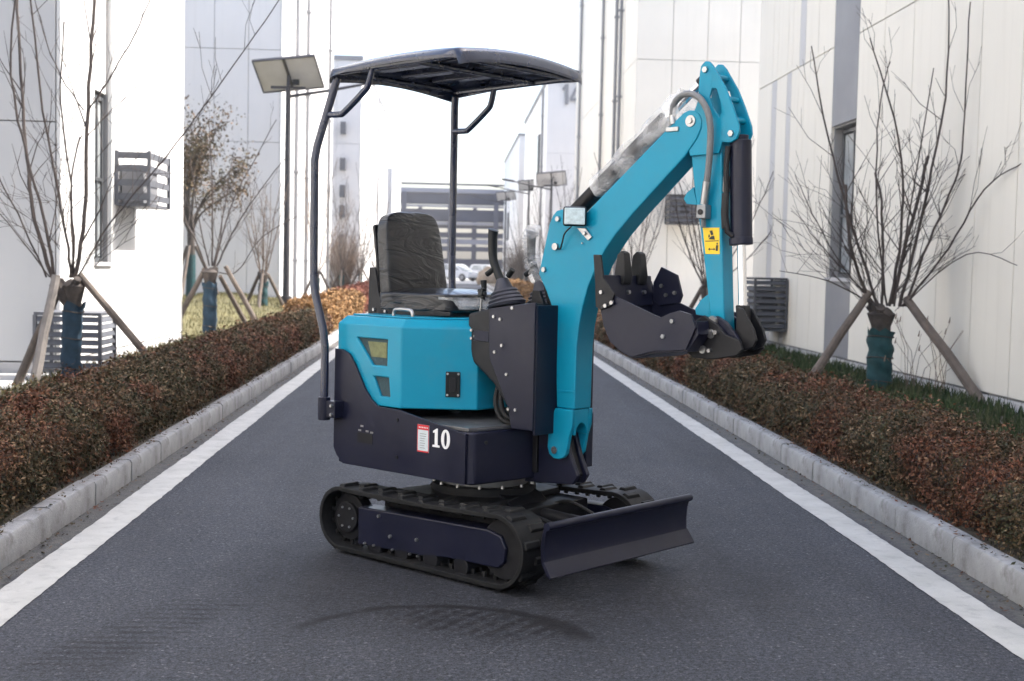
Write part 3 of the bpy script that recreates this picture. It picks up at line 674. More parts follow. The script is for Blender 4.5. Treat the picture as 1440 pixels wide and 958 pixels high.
def bare_tree(name, x, y, zh, r, shoots, stakes, wrapmat, label, twig='twig', side=5, stakemat='stake', stem=None, z0=.08, fine=0):
    """pollarded street tree: wrapped trunk, knobbly head, long shoots, wooden props"""
    e = empty(name, (x, y, z0)); tag(e, label, 'tree', 'bare street trees behind the hedges')
    V = lambda p: (p[0] - x, p[1] - y, p[2] - z0)
    lean = random.uniform(-.03, .03)
    b = B(); b.tube([V((x, y, z0 - .05)), V((x + lean * .3, y, zh * .5)), V((x + lean, y, zh * .86)), V((x + lean, y, zh)), V((x + lean, y, zh + .05))], [r * .95, r * .88, r * .85, r * 1.25, r * .7], 12)
    if stem: b.tube([V(p) for p in bez(stem[0], 4)], stem[1], 9)
    for k in range(5):
        a = random.uniform(0, 6.28); b.tube([V((x + lean, y, zh - .03)), V((x + lean + math.cos(a) * r * 1.1, y + math.sin(a) * r * 1.1, zh + random.uniform(.02, .1)))], [r * .6, r * .42], 7)
    b.build('trunk', 'bark', e)
    wz = zh - .16; m, q = 26, 16; ph = random.uniform(0, 6); vs = []
    for k in range(m):
        f = k / (m - 1); zz = z0 + (wz - z0) * f
        for j in range(q):
            a = 2 * math.pi * j / q; rr = r * (1.08 + .07 * math.sin(9 * f * 2.6 + a + ph) + .05 * math.sin(3 * a + f * 17 + ph) + random.uniform(-.03, .03) + .10 * (f > .93))
            vs.append(V((x + lean * f * f + rr * math.cos(a), y + rr * math.sin(a), zz + random.uniform(-.012, .012) * (k == m - 1) * 3)))
    w_ = B().add(vs, [(k * q + j, k * q + (j + 1) % q, (k + 1) * q + (j + 1) % q, (k + 1) * q + j) for k in range(m - 1) for j in range(q)]).build('trunk_wrap', wrapmat, e)
    for f in (.22, .58, .9):
        zz = z0 + (wz - z0) * f; B().tube([V((x + lean * f * f + r * 1.15 * math.cos(a * .5236), y + r * 1.15 * math.sin(a * .5236), zz + .01 * math.sin(a))) for a in range(13)], .006, 5).build('tie', 'bark', w_)
    c = B()
    for s in shoots:
        pts, r0, r1 = s[:3]; shoot(c, [V(p) for p in pts], r0, r1, 6, s[3] if len(s) > 3 else side)
    for _ in range(fine):
        a = random.uniform(0, 6.28); L = random.uniform(.5, 1.15); z1 = random.uniform(.9, 2.4); st_ = Vector(V((x + math.cos(a) * random.uniform(.05, .22), y + math.sin(a) * .12, zh + random.uniform(.02, max(.05, (z1 - .9) * .9)))))
        shoot(c, [st_, st_ + Vector((math.cos(a) * L * .5, math.sin(a) * L * .25, L * .42)), st_ + Vector((math.cos(a) * L, math.sin(a) * L * .45, L * random.uniform(.35, .85)))], .0052, .0018, 4, 3)
    c.build('crown', twig, e)
    for (p0, p1, rs, mt) in stakes:
        a_, b_ = Vector(V(p0)), Vector(V(p1)); m_ = a_.lerp(b_, .5) + Vector((random.uniform(-.01, .01), 0, random.uniform(-.01, .01)))
        B().tube([a_, a_.lerp(b_, .25), m_, a_.lerp(b_, .75), b_], [rs * 1.05, rs, rs * .97, rs * .92, rs * .85], 9).build('stake', mt, e)
    return e
def pl(Y, pts, dy=0.0):
    n = len(pts); return [(px, Y + dy * i / max(1, n - 1), pz) for i, (px, pz) in enumerate(pts)]
Y = 12.2
bare_tree('bare_tree', -3.55, Y, 1.02, .085, [
    (pl(Y, [(-3.69, 1.03), (-3.91, 1.63), (-4.0, 2.22), (-4.09, 3.0), (-4.15, 3.9)], .3), .034, .012, 7),
    (pl(Y, [(-3.69, 1.07), (-3.79, 1.69), (-3.92, 2.28), (-4.02, 2.93), (-3.94, 3.9)], -.3), .026, .008, 6),
    (pl(Y, [(-3.51, 1.1), (-3.43, 1.7), (-3.41, 2.69), (-3.36, 3.67), (-3.32, 4.6)], .1), .034, .014, 9),
    (pl(Y, [(-3.49, 1.1), (-3.19, 1.64), (-2.7, 2.28), (-2.31, 2.85), (-1.82, 3.59), (-1.5, 4.1)], .4), .016, .005, 14),
    (pl(Y, [(-3.55, 1.1), (-3.57, 1.5), (-3.75, 2.62), (-3.84, 3.66), (-3.8, 4.4)], -.35), .022, .007, 8),
    (pl(Y, [(-3.52, 1.1), (-3.58, 1.9), (-3.53, 2.43)], .2), .018, .008, 3),
    (pl(Y, [(-3.53, 1.1), (-3.50, 1.8), (-3.56, 2.7), (-3.5, 3.4)], -.4), .018, .006, 6),
    (pl(Y, [(-3.43, 2.66), (-3.62, 2.9), (-3.81, 3.27), (-4.0, 3.9)], .2), .012, .004, 4),
    (pl(Y, [(-3.41, 2.63), (-3.15, 3.0), (-2.9, 3.43), (-2.7, 3.9)], -.2), .014, .005, 5),
    (pl(Y, [(-3.42, 2.4), (-3.2, 2.7), (-2.95, 3.0)], .3), .010, .004, 4),
    (pl(Y, [(-3.78, 1.1), (-4.07, 1.69), (-4.35, 2.2), (-4.6, 2.9)], .3), .016, .005, 5),
    (pl(Y, [(-3.75, 1.1), (-4.0, 1.5), (-4.3, 1.9)], -.3), .012, .005, 3)],
    [((-4.12, Y + .15, .02), (-3.66, Y + .05, 1.02), .042, 'stake'), ((-3.80, Y - .3, .08), (-3.66, Y - .08, 1.12), .047, 'stake_pale'), ((-2.74, Y - .1, .30), (-3.47, Y, 1.13), .036, 'stake')],
    'wrap_blue', 'bare tree with blue wrapped trunk and three props, leftmost of all', fine=16, stem=([(-3.55, Y, .86), (-3.62, Y, .95), (-3.69, Y, 1.06)], [.07] * 4 + [.075] * 4 + [.07]))
Y = 20.0
bare_tree('bare_tree', -3.70, Y, 1.10, .10, [
    (pl(Y, [(-3.76, 1.15), (-3.95, 1.6), (-4.15, 2.0), (-4.3, 2.7)], .3), .026, .007, 6),
    (pl(Y, [(-3.67, 1.2), (-3.66, 1.9), (-3.66, 2.66), (-3.7, 3.42)], -.2), .026, .006, 8),
    (pl(Y, [(-3.63, 1.2), (-3.50, 1.8), (-3.34, 2.34), (-2.75, 3.5)], .3), .028, .006, 9),
    (pl(Y, [(-3.60, 1.2), (-3.3, 1.8), (-3.01, 2.24), (-2.5, 2.9)], -.3), .026, .006, 8),
    (pl(Y, [(-3.56, 1.1), (-3.3, 1.12), (-2.95, 1.64), (-2.4, 2.0)], .2), .018, .006, 5),
    (pl(Y, [(-3.66, 1.2), (-3.55, 2.0), (-3.45, 3.0)], .5), .02, .006, 6),
    (pl(Y, [(-3.72, 1.2), (-3.85, 2.0), (-3.95, 3.1)], -.5), .02, .006, 6)],
    [((-4.33, Y - .1, .02), (-3.78, Y, 1.15), .045, 'stake'), ((-2.92, Y, .22), (-3.47, Y, 1.2), .042, 'stake'), ((-3.25, Y + .6, .3), (-3.56, Y + .05, 1.05), .04, 'stake')],
    'wrap_blue', 'bare tree with blue wrapped trunk and splayed props beside the sunlit white wall')
Y = 12.7
bare_tree('bare_tree', 4.35, Y, .90, .115, [
    (pl(Y, [(4.24, .98), (4.0, 1.54), (3.91, 2.18)], -.1), .030, .013, 7),
    (pl(Y, [(4.31, .98), (4.07, 1.69), (3.78, 2.67), (3.6, 3.58)], .2), .028, .006, 10),
    (pl(Y, [(4.42, .98), (4.48, 1.7), (4.39, 2.62), (4.03, 3.59)], -.3), .030, .006, 10),
    (pl(Y, [(4.53, .98), (4.70, 1.9), (4.86, 3.06), (4.82, 4.04)], -.2), .030, .006, 10),
    (pl(Y, [(4.58, .98), (4.75, 1.63), (4.92, 2.21), (4.93, 2.64), (4.88, 3.9)], -.6), .024, .006, 9),
    (pl(Y, [(4.35, 1.0), (4.35, 1.91), (4.3, 2.33)], .2), .024, .010, 6),
    (pl(Y, [(4.57, .98), (4.80, 1.57), (4.9, 2.1), (5.0, 2.3)], -1.6), .020, .005, 7),
    (pl(Y, [(4.24, 1.0), (3.76, 1.22), (3.25, 1.31)], -.2), .014, .004, 6),
    (pl(Y, [(4.55, .98), (4.78, 1.5), (4.82, 1.4)], -2.0), .012, .004, 4),
    (pl(Y, [(4.46, 1.0), (4.61, 1.7), (4.80, 2.5)], .1), .034, .016, 6),
    (pl(Y, [(4.30, .98), (4.05, 1.25), (3.7, 1.6), (3.55, 1.8)], .1), .014, .004, 6),
    (pl(Y, [(4.28, .98), (3.98, 1.35), (3.66, 1.9), (3.5, 2.3)], .3), .014, .004, 7),
    (pl(Y, [(4.48, .98), (4.55, 2.1), (4.63, 3.3)], -.4), .018, .005, 8),
    (pl(Y, [(4.40, .98), (4.25, 1.9), (4.22, 2.9), (4.3, 3.4)], -.1), .018, .005, 8)],
    [((3.64, Y - .1, .26), (4.22, Y, 1.12), .046, 'stake'), ((5.0, Y - 1.15, .05), (4.58, Y - .05, 1.06), .050, 'stake')],
    'wrap_green', 'bare tree with green wrapped trunk in front of the cream wall, nearest on the right', side=8, fine=28)
def auto_tree(x, y, h, ns, label, wrap='wrap_green', twig='twig', spread=.5, r=.08, zh=1.0, z0=.08):
    sh = []
    for k in range(ns):
        a = 6.283 * k / ns + random.uniform(-.5, .5); s = spread * random.uniform(.35, 1.2); hh = h * random.uniform(.65, 1.0)
        p0 = (x + math.cos(a) * r * .7, y + math.sin(a) * r * .7, zh + .02)
        sh.append(([p0, (x + math.cos(a) * s * .45, y + math.sin(a) * s * .45, zh + (hh - zh) * .3), (x + math.cos(a) * s * .8, y + math.sin(a) * s * .8, zh + (hh - zh) * .65), (x + math.cos(a + .2) * s * 1.1, y + math.sin(a + .2) * s * 1.1, hh)], random.uniform(.018, .028), .006, 8))
    st = []
    for k in range(3):
        a = 6.283 * k / 3 + .5; st.append(((x + math.cos(a) * .62, y + math.sin(a) * .62, .05), (x + math.cos(a) * r * 1.15, y + math.sin(a) * r * 1.15, zh + .02), .04, 'stake'))
    return bare_tree('bare_tree', x, y, zh, r, sh, st, wrap, label, twig, z0=z0)
auto_tree(-3.9, 27.0, 3.4, 8, 'sunlit pale bare tree just left of the dark lamp pole', 'wrap_green', 'twig_pale', .7, .09)
auto_tree(-3.7, 36.0, 4.2, 9, 'bare tree on the left between the lamp pole and the canopy post', 'wrap_green', 'twig_pale', .8)
auto_tree(-3.6, 43.0, 4.4, 9, 'bare tree on the left just right of the canopy post, behind the orange hedge', 'wrap_green', 'twig', .9)
auto_tree(-3.6, 52.0, 5.4, 12, 'bare twiggy tree on the left beside the seat back, nearer of two', 'wrap_green', 'twig', 1.1)
auto_tree(-3.5, 60.0, 5.6, 12, 'bare twiggy tree on the left beside the seat back, farther of two', 'wrap_green', 'twig', 1.1)
auto_tree(4.05, 20.0, 3.6, 10, 'bare tree behind the bucket and the arm', 'wrap_green', 'twig', 1.0)
auto_tree(4.0, 27.5, 4.0, 9, 'bare tree behind the boom, second beyond the bucket', 'wrap_green', 'twig', .9)
auto_tree(4.0, 40.0, 5.0, 10, 'bare tree on the right behind the bubble wrapped cylinder', 'wrap_green', 'twig', 1.0)
auto_tree(3.9, 50.0, 5.2, 11, 'bare tree on the right behind the far control lever', 'wrap_green', 'twig', 1.1)
auto_tree(3.7, 64.0, 5.6, 12, 'bare tree far on the right among the solar lamps', 'wrap_green', 'twig', 1.2)
# small evergreen with a thin olive crown, half hidden by the white building
e = empty('evergreen_tree', (-6.0, 30.0, .3)); tag(e, 'small tree with sparse olive leaves beside the edge of the white building', 'tree')
b = B(); b.tube([(0, 0, -.2), (.02, 0, .9), (0, 0, 1.6)], [.10, .09, .085], 10)
tips = []
for k in range(16):
    a = random.uniform(0, 6.28); s = random.uniform(.3, 1.15); z = random.uniform(2.5, 4.3)
    pts = [Vector((0, 0, 1.5)), Vector((math.cos(a) * s * .35, math.sin(a) * s * .35, 1.5 + (z - 1.5) * .5)), Vector((math.cos(a) * s + .35, math.sin(a) * s, z))]
    b.tube(bez(pts, 4), [.035 - .003 * i for i in range(9)], 6, False); tips += [pts[2], pts[1].lerp(pts[2], .6)]
b.build('trunk', 'bark', e)
B().tube([(0, 0, -.1), (.01, 0, .5), (.01, 0, 1.1)], [.115, .11, .105], 12).build('trunk_wrap', 'wrap_green', e)
P = np.concatenate([np.array(p) + rng.normal(size=(170, 3)) * np.array([.24, .24, .26]) * random.uniform(.5, 1.1) for p in tips]); n = len(P)
scatter_quads(P, rng.normal(size=(n, 3)), .085 * (.6 + .8 * rng.random(n)), .45, 'crown', 'leaf_olive', e)
for k in range(3):
    a = 2.1 * k + .4; B().tube([(math.cos(a) * .8, math.sin(a) * .8, -.15), (math.cos(a) * .11, math.sin(a) * .11, 1.3)], .04, 8).build('stake', 'stake', e)
# dense leafless shrubs
def shrub(x, y, w, h, n, label, mat='twig_pale'):
    e = empty('shrub', (x, y, .05)); tag(e, label, 'shrub'); b = B()
    for k in range(n):
        a = random.uniform(0, 6.28); s = w * random.random() ** .6; z = h * random.uniform(.6, 1) * (1 - .35 * (s / w) ** 2)
        p = Vector((math.cos(a) * s, math.sin(a) * s, z)); r0 = .012
        b.tube([Vector((math.cos(a) * s * .2, math.sin(a) * s * .2, 0)), Vector((p.x * .6, p.y * .6, z * .5)), p], [r0, r0 * .7, .005], 4, False)
        for q in range(5):
            o = p.lerp(Vector((p.x * .6, p.y * .6, z * .5)), random.random()); b.tube([o, o + Vector((random.uniform(-.3, .3), random.uniform(-.3, .3), random.uniform(.05, .4)))], [.006, .003], 3, False)
    b.build('stems', mat, e); return e
shrub(-3.9, 47.0, 1.1, 2.7, 190, 'pale brown leafless shrub behind the left end of the seat back')
shrub(3.9, 72.0, 1.2, 3.0, 190, 'brown leafless shrub far right beside the steel building', 'stake')
# dry weeds at the foot of the cream wall
for k, (x, y, lb) in enumerate(((4.62, 12.5, 'dry thin weed stalks right beside the green wrapped trunk'), (4.80, 12.3, 'taller dry weed stalks between the green trunk and its right prop'))):
    e = empty('dry_weed', (x, y, .1)); tag(e, lb, 'weed', 'dry weeds by the cream wall'); b = B()
    for q in range(8):
        a = random.uniform(-.35, .35); h = random.uniform(.35, .85); b.tube([(random.uniform(-.08, .08), random.uniform(-.08, .08), 0), (a * .3, random.uniform(-.1, .1), h * .6), (a, random.uniform(-.1, .1), h)], [.004, .003, .002], 4, False)
        b.tube([(a, 0, h - .03), (a + .01, 0, h + .03)], [.009, .003], 5)
    b.build('stems', 'twig_pale', e)

# ------------------------------------------------------------------ far cars and boulder
def car(x, y, rz, body, label):
    e = empty('parked_car', (x, y, 0), rz); tag(e, label, 'car', 'cars parked at the end of the road')
    low = [(-1.75, .28), (1.75, .28), (1.82, .45), (1.78, .72), (1.05, .82), (-1.6, .86), (-1.8, .72), (-1.82, .45)]
    B().prism(low, -.78, .78).build('body', body, e, .05, seg=3)
    B().prism([(-1.5, .84), (1.0, .80), (.35, 1.32), (.1, 1.36), (-1.0, 1.36), (-1.25, 1.28)], -.66, .66).build('cabin', body, e, .05, seg=3)
    for s in (-1, 1):
        B().prism([(-1.2, .90), (-.28, .89), (-.28, 1.28), (-1.0, 1.28)], s * .655, s * .672).build('window', 'glass', e); B().prism([(-.2, .89), (.72, .87), (.28, 1.26), (-.2, 1.28)], s * .655, s * .672).build('window', 'glass', e)
        for xw in (-1.12, 1.12):
            w_ = B().cyl((xw, s * .62, .30), (xw, s * .80, .30), .30, n=20).build('wheel', 'rubber', e, .02); B().cyl((xw, s * .79, .30), (xw, s * .81, .30), .19, n=14).build('rim', 'zinc', w_)
        B().box(1.70, 1.80, s * .5 - .16, s * .5 + .16, .62, .73).build('headlight', 'glass_lens', e, .02)
    B().prism([(1.03, .84), (.40, 1.32), (.385, 1.31), (1.01, .835)], -.58, .58).build('windscreen', 'glass', e)
    return e
car(.55, 104, R(-38), 'car_white', 'white hatchback parked behind the canopy post')
car(3.1, 107, R(-20), 'car_white', 'white car parked behind the near control lever')
car(-3.4, 101, R(-60), 'car_dark', 'dark car parked behind the seat back')
bm_ = bmesh.new(); bmesh.ops.create_icosphere(bm_, subdivisions=3, radius=.9)
for v in bm_.verts: v.co *= 1 + .22 * math.sin(v.co.x * 4 + v.co.z * 3) * math.cos(v.co.y * 5 + 1); v.co.z *= .8
me = bpy.data.meshes.new('boulder'); bm_.to_mesh(me); me.materials.append(MATS['stone']); o = bpy.data.objects.new('boulder', me); COL.objects.link(o); o.location = (2.75, 86, .45)
tag(o, 'tan boulder at the roadside behind the near control lever', 'boulder')

# ------------------------------------------------------------------ mini excavator (x forward, -y is the side turned to the camera)
EX = empty('mini_excavator', (.17, 5.71, 0), R(-45))
tag(EX, 'small teal and navy tracked excavator with canopy, standing on the road', 'excavator')

# tracks
def track(s):
    """rubber belt of one side; s=-1 near, +1 far"""
    y0, y1 = sorted((s * .465, s * .290)); yc = (y0 + y1) / 2
    rc, rr, fc, fr = (-.445, .158), .132, (.505, .166), .138
    path = []
    path += [(x, .022) for x in np.linspace(-.43, .49, 26)]
    path += arcpts(fc[0], fc[1], fr + .006, -84, 88, 12)
    path += [(.50 - .93 * k / 24, .308 - .018 * k / 24 - .008 * math.sin(math.pi * k / 24)) for k in range(1, 24)]
    path += arcpts(rc[0], rc[1], rr + .004, 95, 265, 12)
    # resample evenly
    Pp = [Vector((p[0], 0, p[1])) for p in path]; Pp.append(Pp[0]); seg = [(Pp[i + 1] - Pp[i]).length for i in range(len(Pp) - 1)]; T = sum(seg)
    n = 88; out = []; acc = 0; i = 0
    for k in range(n):
        d = T * k / n
        while acc + seg[i] < d: acc += seg[i]; i += 1
        out.append(Pp[i].lerp(Pp[i + 1], (d - acc) / seg[i]))
    b = B(); vs = []
    nor = []
    for k in range(n):
        t = (out[(k + 1) % n] - out[k - 1]).normalized(); nor.append(Vector((t.z, 0, -t.x)))
    for k in range(n):
        o_ = out[k] + nor[k] * .008; i_ = out[k] - nor[k] * .012
        vs += [(o_.x, y0, o_.z), (o_.x, y1, o_.z), (i_.x, y1, i_.z), (i_.x, y0, i_.z)]
    fs = []
    for k in range(n):
        a, c = 4 * k, 4 * ((k + 1) % n)
        for j in range(4): fs.append((a + j, a + (j + 1) % 4, c + (j + 1) % 4, c + j))
    b.add(vs, fs)
    # lugs: staggered blocks across the belt
    w = (y1 - y0)
    for k in range(0, n, 2):
        t = (out[(k + 1) % n] - out[k - 1]).normalized(); m = Matrix(((t.x, 0, nor[k].x, out[k].x), (0, 1, 0, 0), (t.z, 0, nor[k].z, out[k].z), (0, 0, 0, 1)))
        ya, yb = (y0 + .010, y0 + w * .60) if (k // 2) % 2 else (y1 - w * .60, y1 - .010)
        vs = [(-.020, ya, .006), (.020, ya, .006), (.020, yb, .006), (-.020, yb, .006), (-.012, ya + .004, .019), (.012, ya + .004, .019), (.012, yb - .012, .019), (-.012, yb - .012, .019)]
        b.add([m @ Vector(v) for v in vs], [(0, 3, 2, 1), (4, 5, 6, 7), (0, 1, 5, 4), (1, 2, 6, 5), (2, 3, 7, 6), (3, 0, 4, 7)])
    # inner guide teeth
    for k in range(0, n, 2):
        t = (out[(k + 1) % n] - out[k - 1]).normalized(); m = Matrix(((t.x, 0, nor[k].x, out[k].x), (0, 1, 0, yc), (t.z, 0, nor[k].z, out[k].z), (0, 0, 0, 1)))
        for q in (-.030, .016): b.box(-.010, .010, q, q + .014, -.034, -.010, m)
    o = b.build('track', 'rubber', EX, .003, seg=1)
    def part(nm, bb, mt, bv=.004): return bb.build(nm, mt, o, bv)
    # sprocket at the rear, idler at the front, rollers below
    sp = B(); sp.cyl((rc[0], yc - .03, rc[1]), (rc[0], yc + .03, rc[1]), .105, n=28)
    for k in range(11):
        a = 2 * math.pi * k / 11; sp.box(-.012, .012, -.014, .014, .095, .128, Matrix.Translation((rc[0], yc, rc[1])) @ Matrix.Rotation(a, 4, 'Y'))
    sp.cyl((rc[0], s * .36, rc[1]), (rc[0], s * .425, rc[1]), .070, n=24); part('sprocket', sp, 'black')
    bo = B()
    for k in range(6):
        a = 2 * math.pi * k / 6; bo.bolt((rc[0] + .048 * math.cos(a), s * .426, rc[1] + .048 * math.sin(a)), (0, s, 0), .006, .005)
    part('sprocket_bolts', bo, 'grey_steel', 0)
    idl = B(); idl.cyl((fc[0], yc - .035, fc[1]), (fc[0], yc + .035, fc[1]), .122, n=32); part('idler', idl, 'black')
    for x in (-.25, -.08, .10, .28):
        part('roller', B().cyl((x, yc - .05, .058), (x, yc + .05, .058), .042, n=20), 'black')
    ya, yb = sorted((s * .428, s * .33))
    fp = [(-.362, .218), (.43, .238), (.50, .222), (.528, .175), (.520, .115), (.485, .088), (.20, .082), (.05, .066), (-.362, .048)]
    part('track_frame', B().prism(fp, ya, yb), 'navy', .008)
    bo = B()
    for (x, z) in ((-.22, .196), (-.145, .118), (.02, .13)): bo.bolt((x, s * .430, z), (0, s, 0), .009)
    for x in (-.31, -.25, -.13, -.02, .03): bo.bolt((x, s * .430, .062), (0, s, 0), .006)
    part('frame_bolts', bo, 'zinc', 0)
    return o
track(-1); track(1)
# undercarriage frame, slew ring
b = B().box(-.33, .36, -.30, .30, .17, .27); b.prism([(-.25, -.30), (.28, -.30), (.20, .30), (-.2, .30)], .27, .30, 'xy'); b.cyl((0, 0, .28), (0, 0, .335), .235, n=40)
b.prism([(-.30, .20), (-.22, .31), (-.16, .335), (.14, .335), (.24, .30), (.34, .22), (.34, .19), (-.30, .19)], -.12, .12)
uc = b.build('undercarriage', 'black', EX, .006)
bo = B()
for k in range(14):
    a = 2 * math.pi * k / 14; bo.bolt((.225 * math.cos(a), .225 * math.sin(a), .334), (0, 0, 1), .009, .012)
bo.build('ring_bolts', 'zinc', uc)
B().tube(bez([(.30, -.14, .25), (.38, -.16, .27), (.48, -.15, .25), (.62, -.10, .20)], 5), .009, 8).build('hydraulic_hose', 'rubber', uc)
B().tube(bez([(.30, .10, .25), (.40, .12, .28), (.52, .14, .24)], 5), .009, 8).build('hydraulic_hose', 'rubber', uc)
B().box(.34, .37, -.10, .10, .205, .225).build('pivot_plate', 'zinc', uc, .003)
B().cyl((0, 0, .335), (0, 0, .378), .20, n=48).build('slew_ring', 'grey_steel', EX, .003)

# dozer blade
prof_f = [(.795, .305), (.783, .290), (.774, .258), (.771, .222), (.772, .188), (.778, .162), (.803, .128)]
prof_b = [(.790, .120), (.764, .156), (.757, .184), (.756, .222), (.759, .263), (.767, .296), (.776, .314), (.79, .320)]
bl = B().prism(prof_f + prof_b, -.478, .478).build('blade', 'navy', EX, .003)
B().cyl((.785, -.480, .309), (.785, .480, .309), .016, n=14).build('blade_lip', 'navy', bl)
B().prism([(.775, .172), (.816, .116), (.808, .110), (.767, .164)], -.482, .482).build('cutting_edge', 'navy', bl, .002)
for y in (-.478, .470): B().prism([(.79, .317), (.763, .268), (.756, .222), (.760, .17), (.79, .116), (.774, .162), (.771, .222), (.776, .278)], y, y + .008).build('end_plate', 'navy', bl)
for y in (-.19, .16): B().prism([(.30, .215), (.30, .155), (.55, .135), (.742, .165), (.742, .245), (.60, .205)], y, y + .03).build('blade_arm', 'black', bl, .005)
B().cyl((.36, 0, .235), (.56, 0, .225), .028, n=16).build('blade_cylinder', 'black', bl); B().cyl((.56, 0, .225), (.73, 0, .22), .014, n=12).build('cylinder_rod', 'chrome', bl)

# ---- house: lower skirt
plan = [(-.60, -.22), (-.55, -.39), (.275, -.39), (.298, -.372), (.328, -.075), (.335, -.06), (.335, .06), (.328, .075), (.298, .372), (.275, .39), (-.55, .39), (-.60, .22)]
hs = B().prism(plan, .392, .612, 'xy').build('house_skirt', 'navy', EX, .010, seg=3)
# near flank plate: the dark sheet that climbs towards the rear
flank = [(-.545, .425), (-.50, .392), (.27, .395), (.27, .605), (-.13, .668), (-.27, .672), (-.315, .700), (-.36, .745), (-.43, .850), (-.465, .890), (-.51, .908), (-.565, .910), (-.568, .46)]
fl = B().prism(flank, -.404, -.392).build('flank_plate', 'navy', EX, .003); B().prism(flank, .392, .404).build('flank_plate', 'navy', EX, .003)
B().prism([(-.60, -.30), (-.568, -.392), (-.568, .392), (-.60, .30)], .43, .90, 'xy').build('rear_weight', 'navy', EX, .012)
bo = B()
for (x, z) in ((-.14, .625), (-.14, .462), (.335, .572)): bo.bolt((x, -.404 if x < 0 else -.345, z), (0, -1, 0) if x < 0 else (.9, -.42, 0), .009, .004)
bo.build('skirt_bolts', 'black', fl)
lat = B().box(-.40, -.30, -.4055, -.403, .50, .545).build('maker_plate', 'black', fl)
bo = B()
for (x, z) in ((-.37, .575), (-.385, .555), (-.335, .555), (-.305, .552)): bo.box(x - .009, x + .009, -.4062, -.4038, z - .004, z + .004)
bo.build('plate_print', 'zinc', fl)
B().prism([(-.13, -.385), (.27, -.385), (.32, -.07), (.32, .07), (.27, .385), (-.13, .385)], .612, .628, 'xy').build('floor_plate', 'floor_grey', EX, .004)
# sticker and number
st = B().box(-.012, .058, -.4065, -.4035, .503, .620).build('warning_sticker', 'pale_print', fl)
B().box(-.012, .058, -.4072, -.4066, .598, .620).build('sticker_band', 'red_print', st); B().box(-.012, .058, -.4072, -.4066, .503, .509).build('sticker_band', 'red_print', st)
for x in (-.012, .055): B().box(x, x + .003, -.4072, -.4066, .509, .598).build('sticker_band', 'red_print', st)
bo = B()
for k in range(6): bo.box(-.002 + .010 * k, .003 + .010 * k, -.4080, -.4073, .606, .611)
bo.build('sticker_print', 'white_print', st)
bo = B()
for k in range(7): bo.box(.004, .004 + random.uniform(.026, .044), -.4072, -.4066, .520 + .010 * k, .5225 + .010 * k)
bo.build('sticker_print', 'grey_steel', st)
d1 = [(.082, .600), (.104, .612), (.110, .612), (.110, .543), (.122, .541), (.122, .533), (.080, .533), (.080, .541), (.093, .543), (.093, .594), (.082, .592)]
B().prism(d1, -.4062, -.4042).build('number_figure', 'white_print', fl, smooth=False)
ou = [(.157 + .026 * math.cos(a), .572 + .041 * math.sin(a)) for a in np.linspace(0, 2 * math.pi, 28, endpoint=False)]
inn = [(.157 + .009 * math.cos(a), .572 + .030 * math.sin(a)) for a in np.linspace(0, 2 * math.pi, 28, endpoint=False)]
zb = B(); n = 28
zb.add([(p[0], -.4062, p[1]) for p in ou] + [(p[0], -.4062, p[1]) for p in inn] + [(p[0], -.4042, p[1]) for p in ou] + [(p[0], -.4042, p[1]) for p in inn],
       [(i, (i + 1) % n, n + (i + 1) % n, n + i) for i in range(n)] + [(i, 2 * n + i, 2 * n + (i + 1) % n, (i + 1) % n) for i in range(n)] + [(n + i, n + (i + 1) % n, 3 * n + (i + 1) % n, 3 * n + i) for i in range(n)])
zb.build('number_figure', 'white_print', fl, smooth=False)

# ---- engine cover (teal)
cp = [(-.565, -.388), (-.142, -.388), (.105, -.165), (.105, .165), (-.142, .388), (-.565, .388)]
ci = [(-.545, -.352), (-.152, -.352), (.072, -.150), (.072, .150), (-.152, .352), (-.545, .352)]; n = 6
cv = B().add([(p[0], p[1], .672) for p in cp] + [(p[0], p[1], 1.026) for p in cp] + [(p[0], p[1], 1.060) for p in ci],
             [tuple(range(6))[::-1], tuple(range(12, 18))] + [(o + i, o + (i + 1) % 6, o + 6 + (i + 1) % 6, o + 6 + i) for o in (0, 6) for i in range(6)]).build('engine_cover', 'teal', EX)
cb = B(); cb.prism([(-.432, .966), (-.232, .966), (-.234, .850), (-.325, .850)], -.42, -.365); cb.prism([(-.318, .800), (-.221, .800), (-.210, .716), (-.272, .716)], -.42, -.365)
cut(cv, cb)
cv.data.polygons.foreach_set('use_smooth', [True] * len(cv.data.polygons)); cv.data.set_sharp_from_angle(angle=R(30))
md = cv.modifiers.new('bevel', 'BEVEL'); md.width = .007; md.segments = 3; md.limit_method = 'ANGLE'; md.angle_limit = R(22); md.harden_normals = True
B().prism([(-.432, .966), (-.232, .966), (-.234, .850), (-.325, .850)], -.3755, -.366).build('vent_mesh', 'mesh_dark', cv, smooth=False)
B().prism([(-.37, .952), (-.245, .952), (-.246, .885), (-.345, .885)], -.3775, -.3757).build('radiator', 'radiator', cv, smooth=False)
B().prism([(-.318, .800), (-.221, .800), (-.210, .716), (-.272, .716)], -.3755, -.366).build('vent_mesh', 'mesh_dark', cv, smooth=False)
# lid on top, grab handle
B().prism([(-.53, -.330), (-.160, -.330), (.055, -.140), (.055, .140), (-.160, .330), (-.53, .330)], 1.060, 1.068, 'xy').build('cover_lid', 'teal', cv, .004)
B().tube(bez([(-.30, -.29, 1.06), (-.298, -.29, 1.085), (-.28, -.29, 1.096), (-.20, -.29, 1.096), (-.18, -.29, 1.085), (-.178, -.29, 1.06)], 4), .008, 10).build('grab_handle', 'zinc', cv)
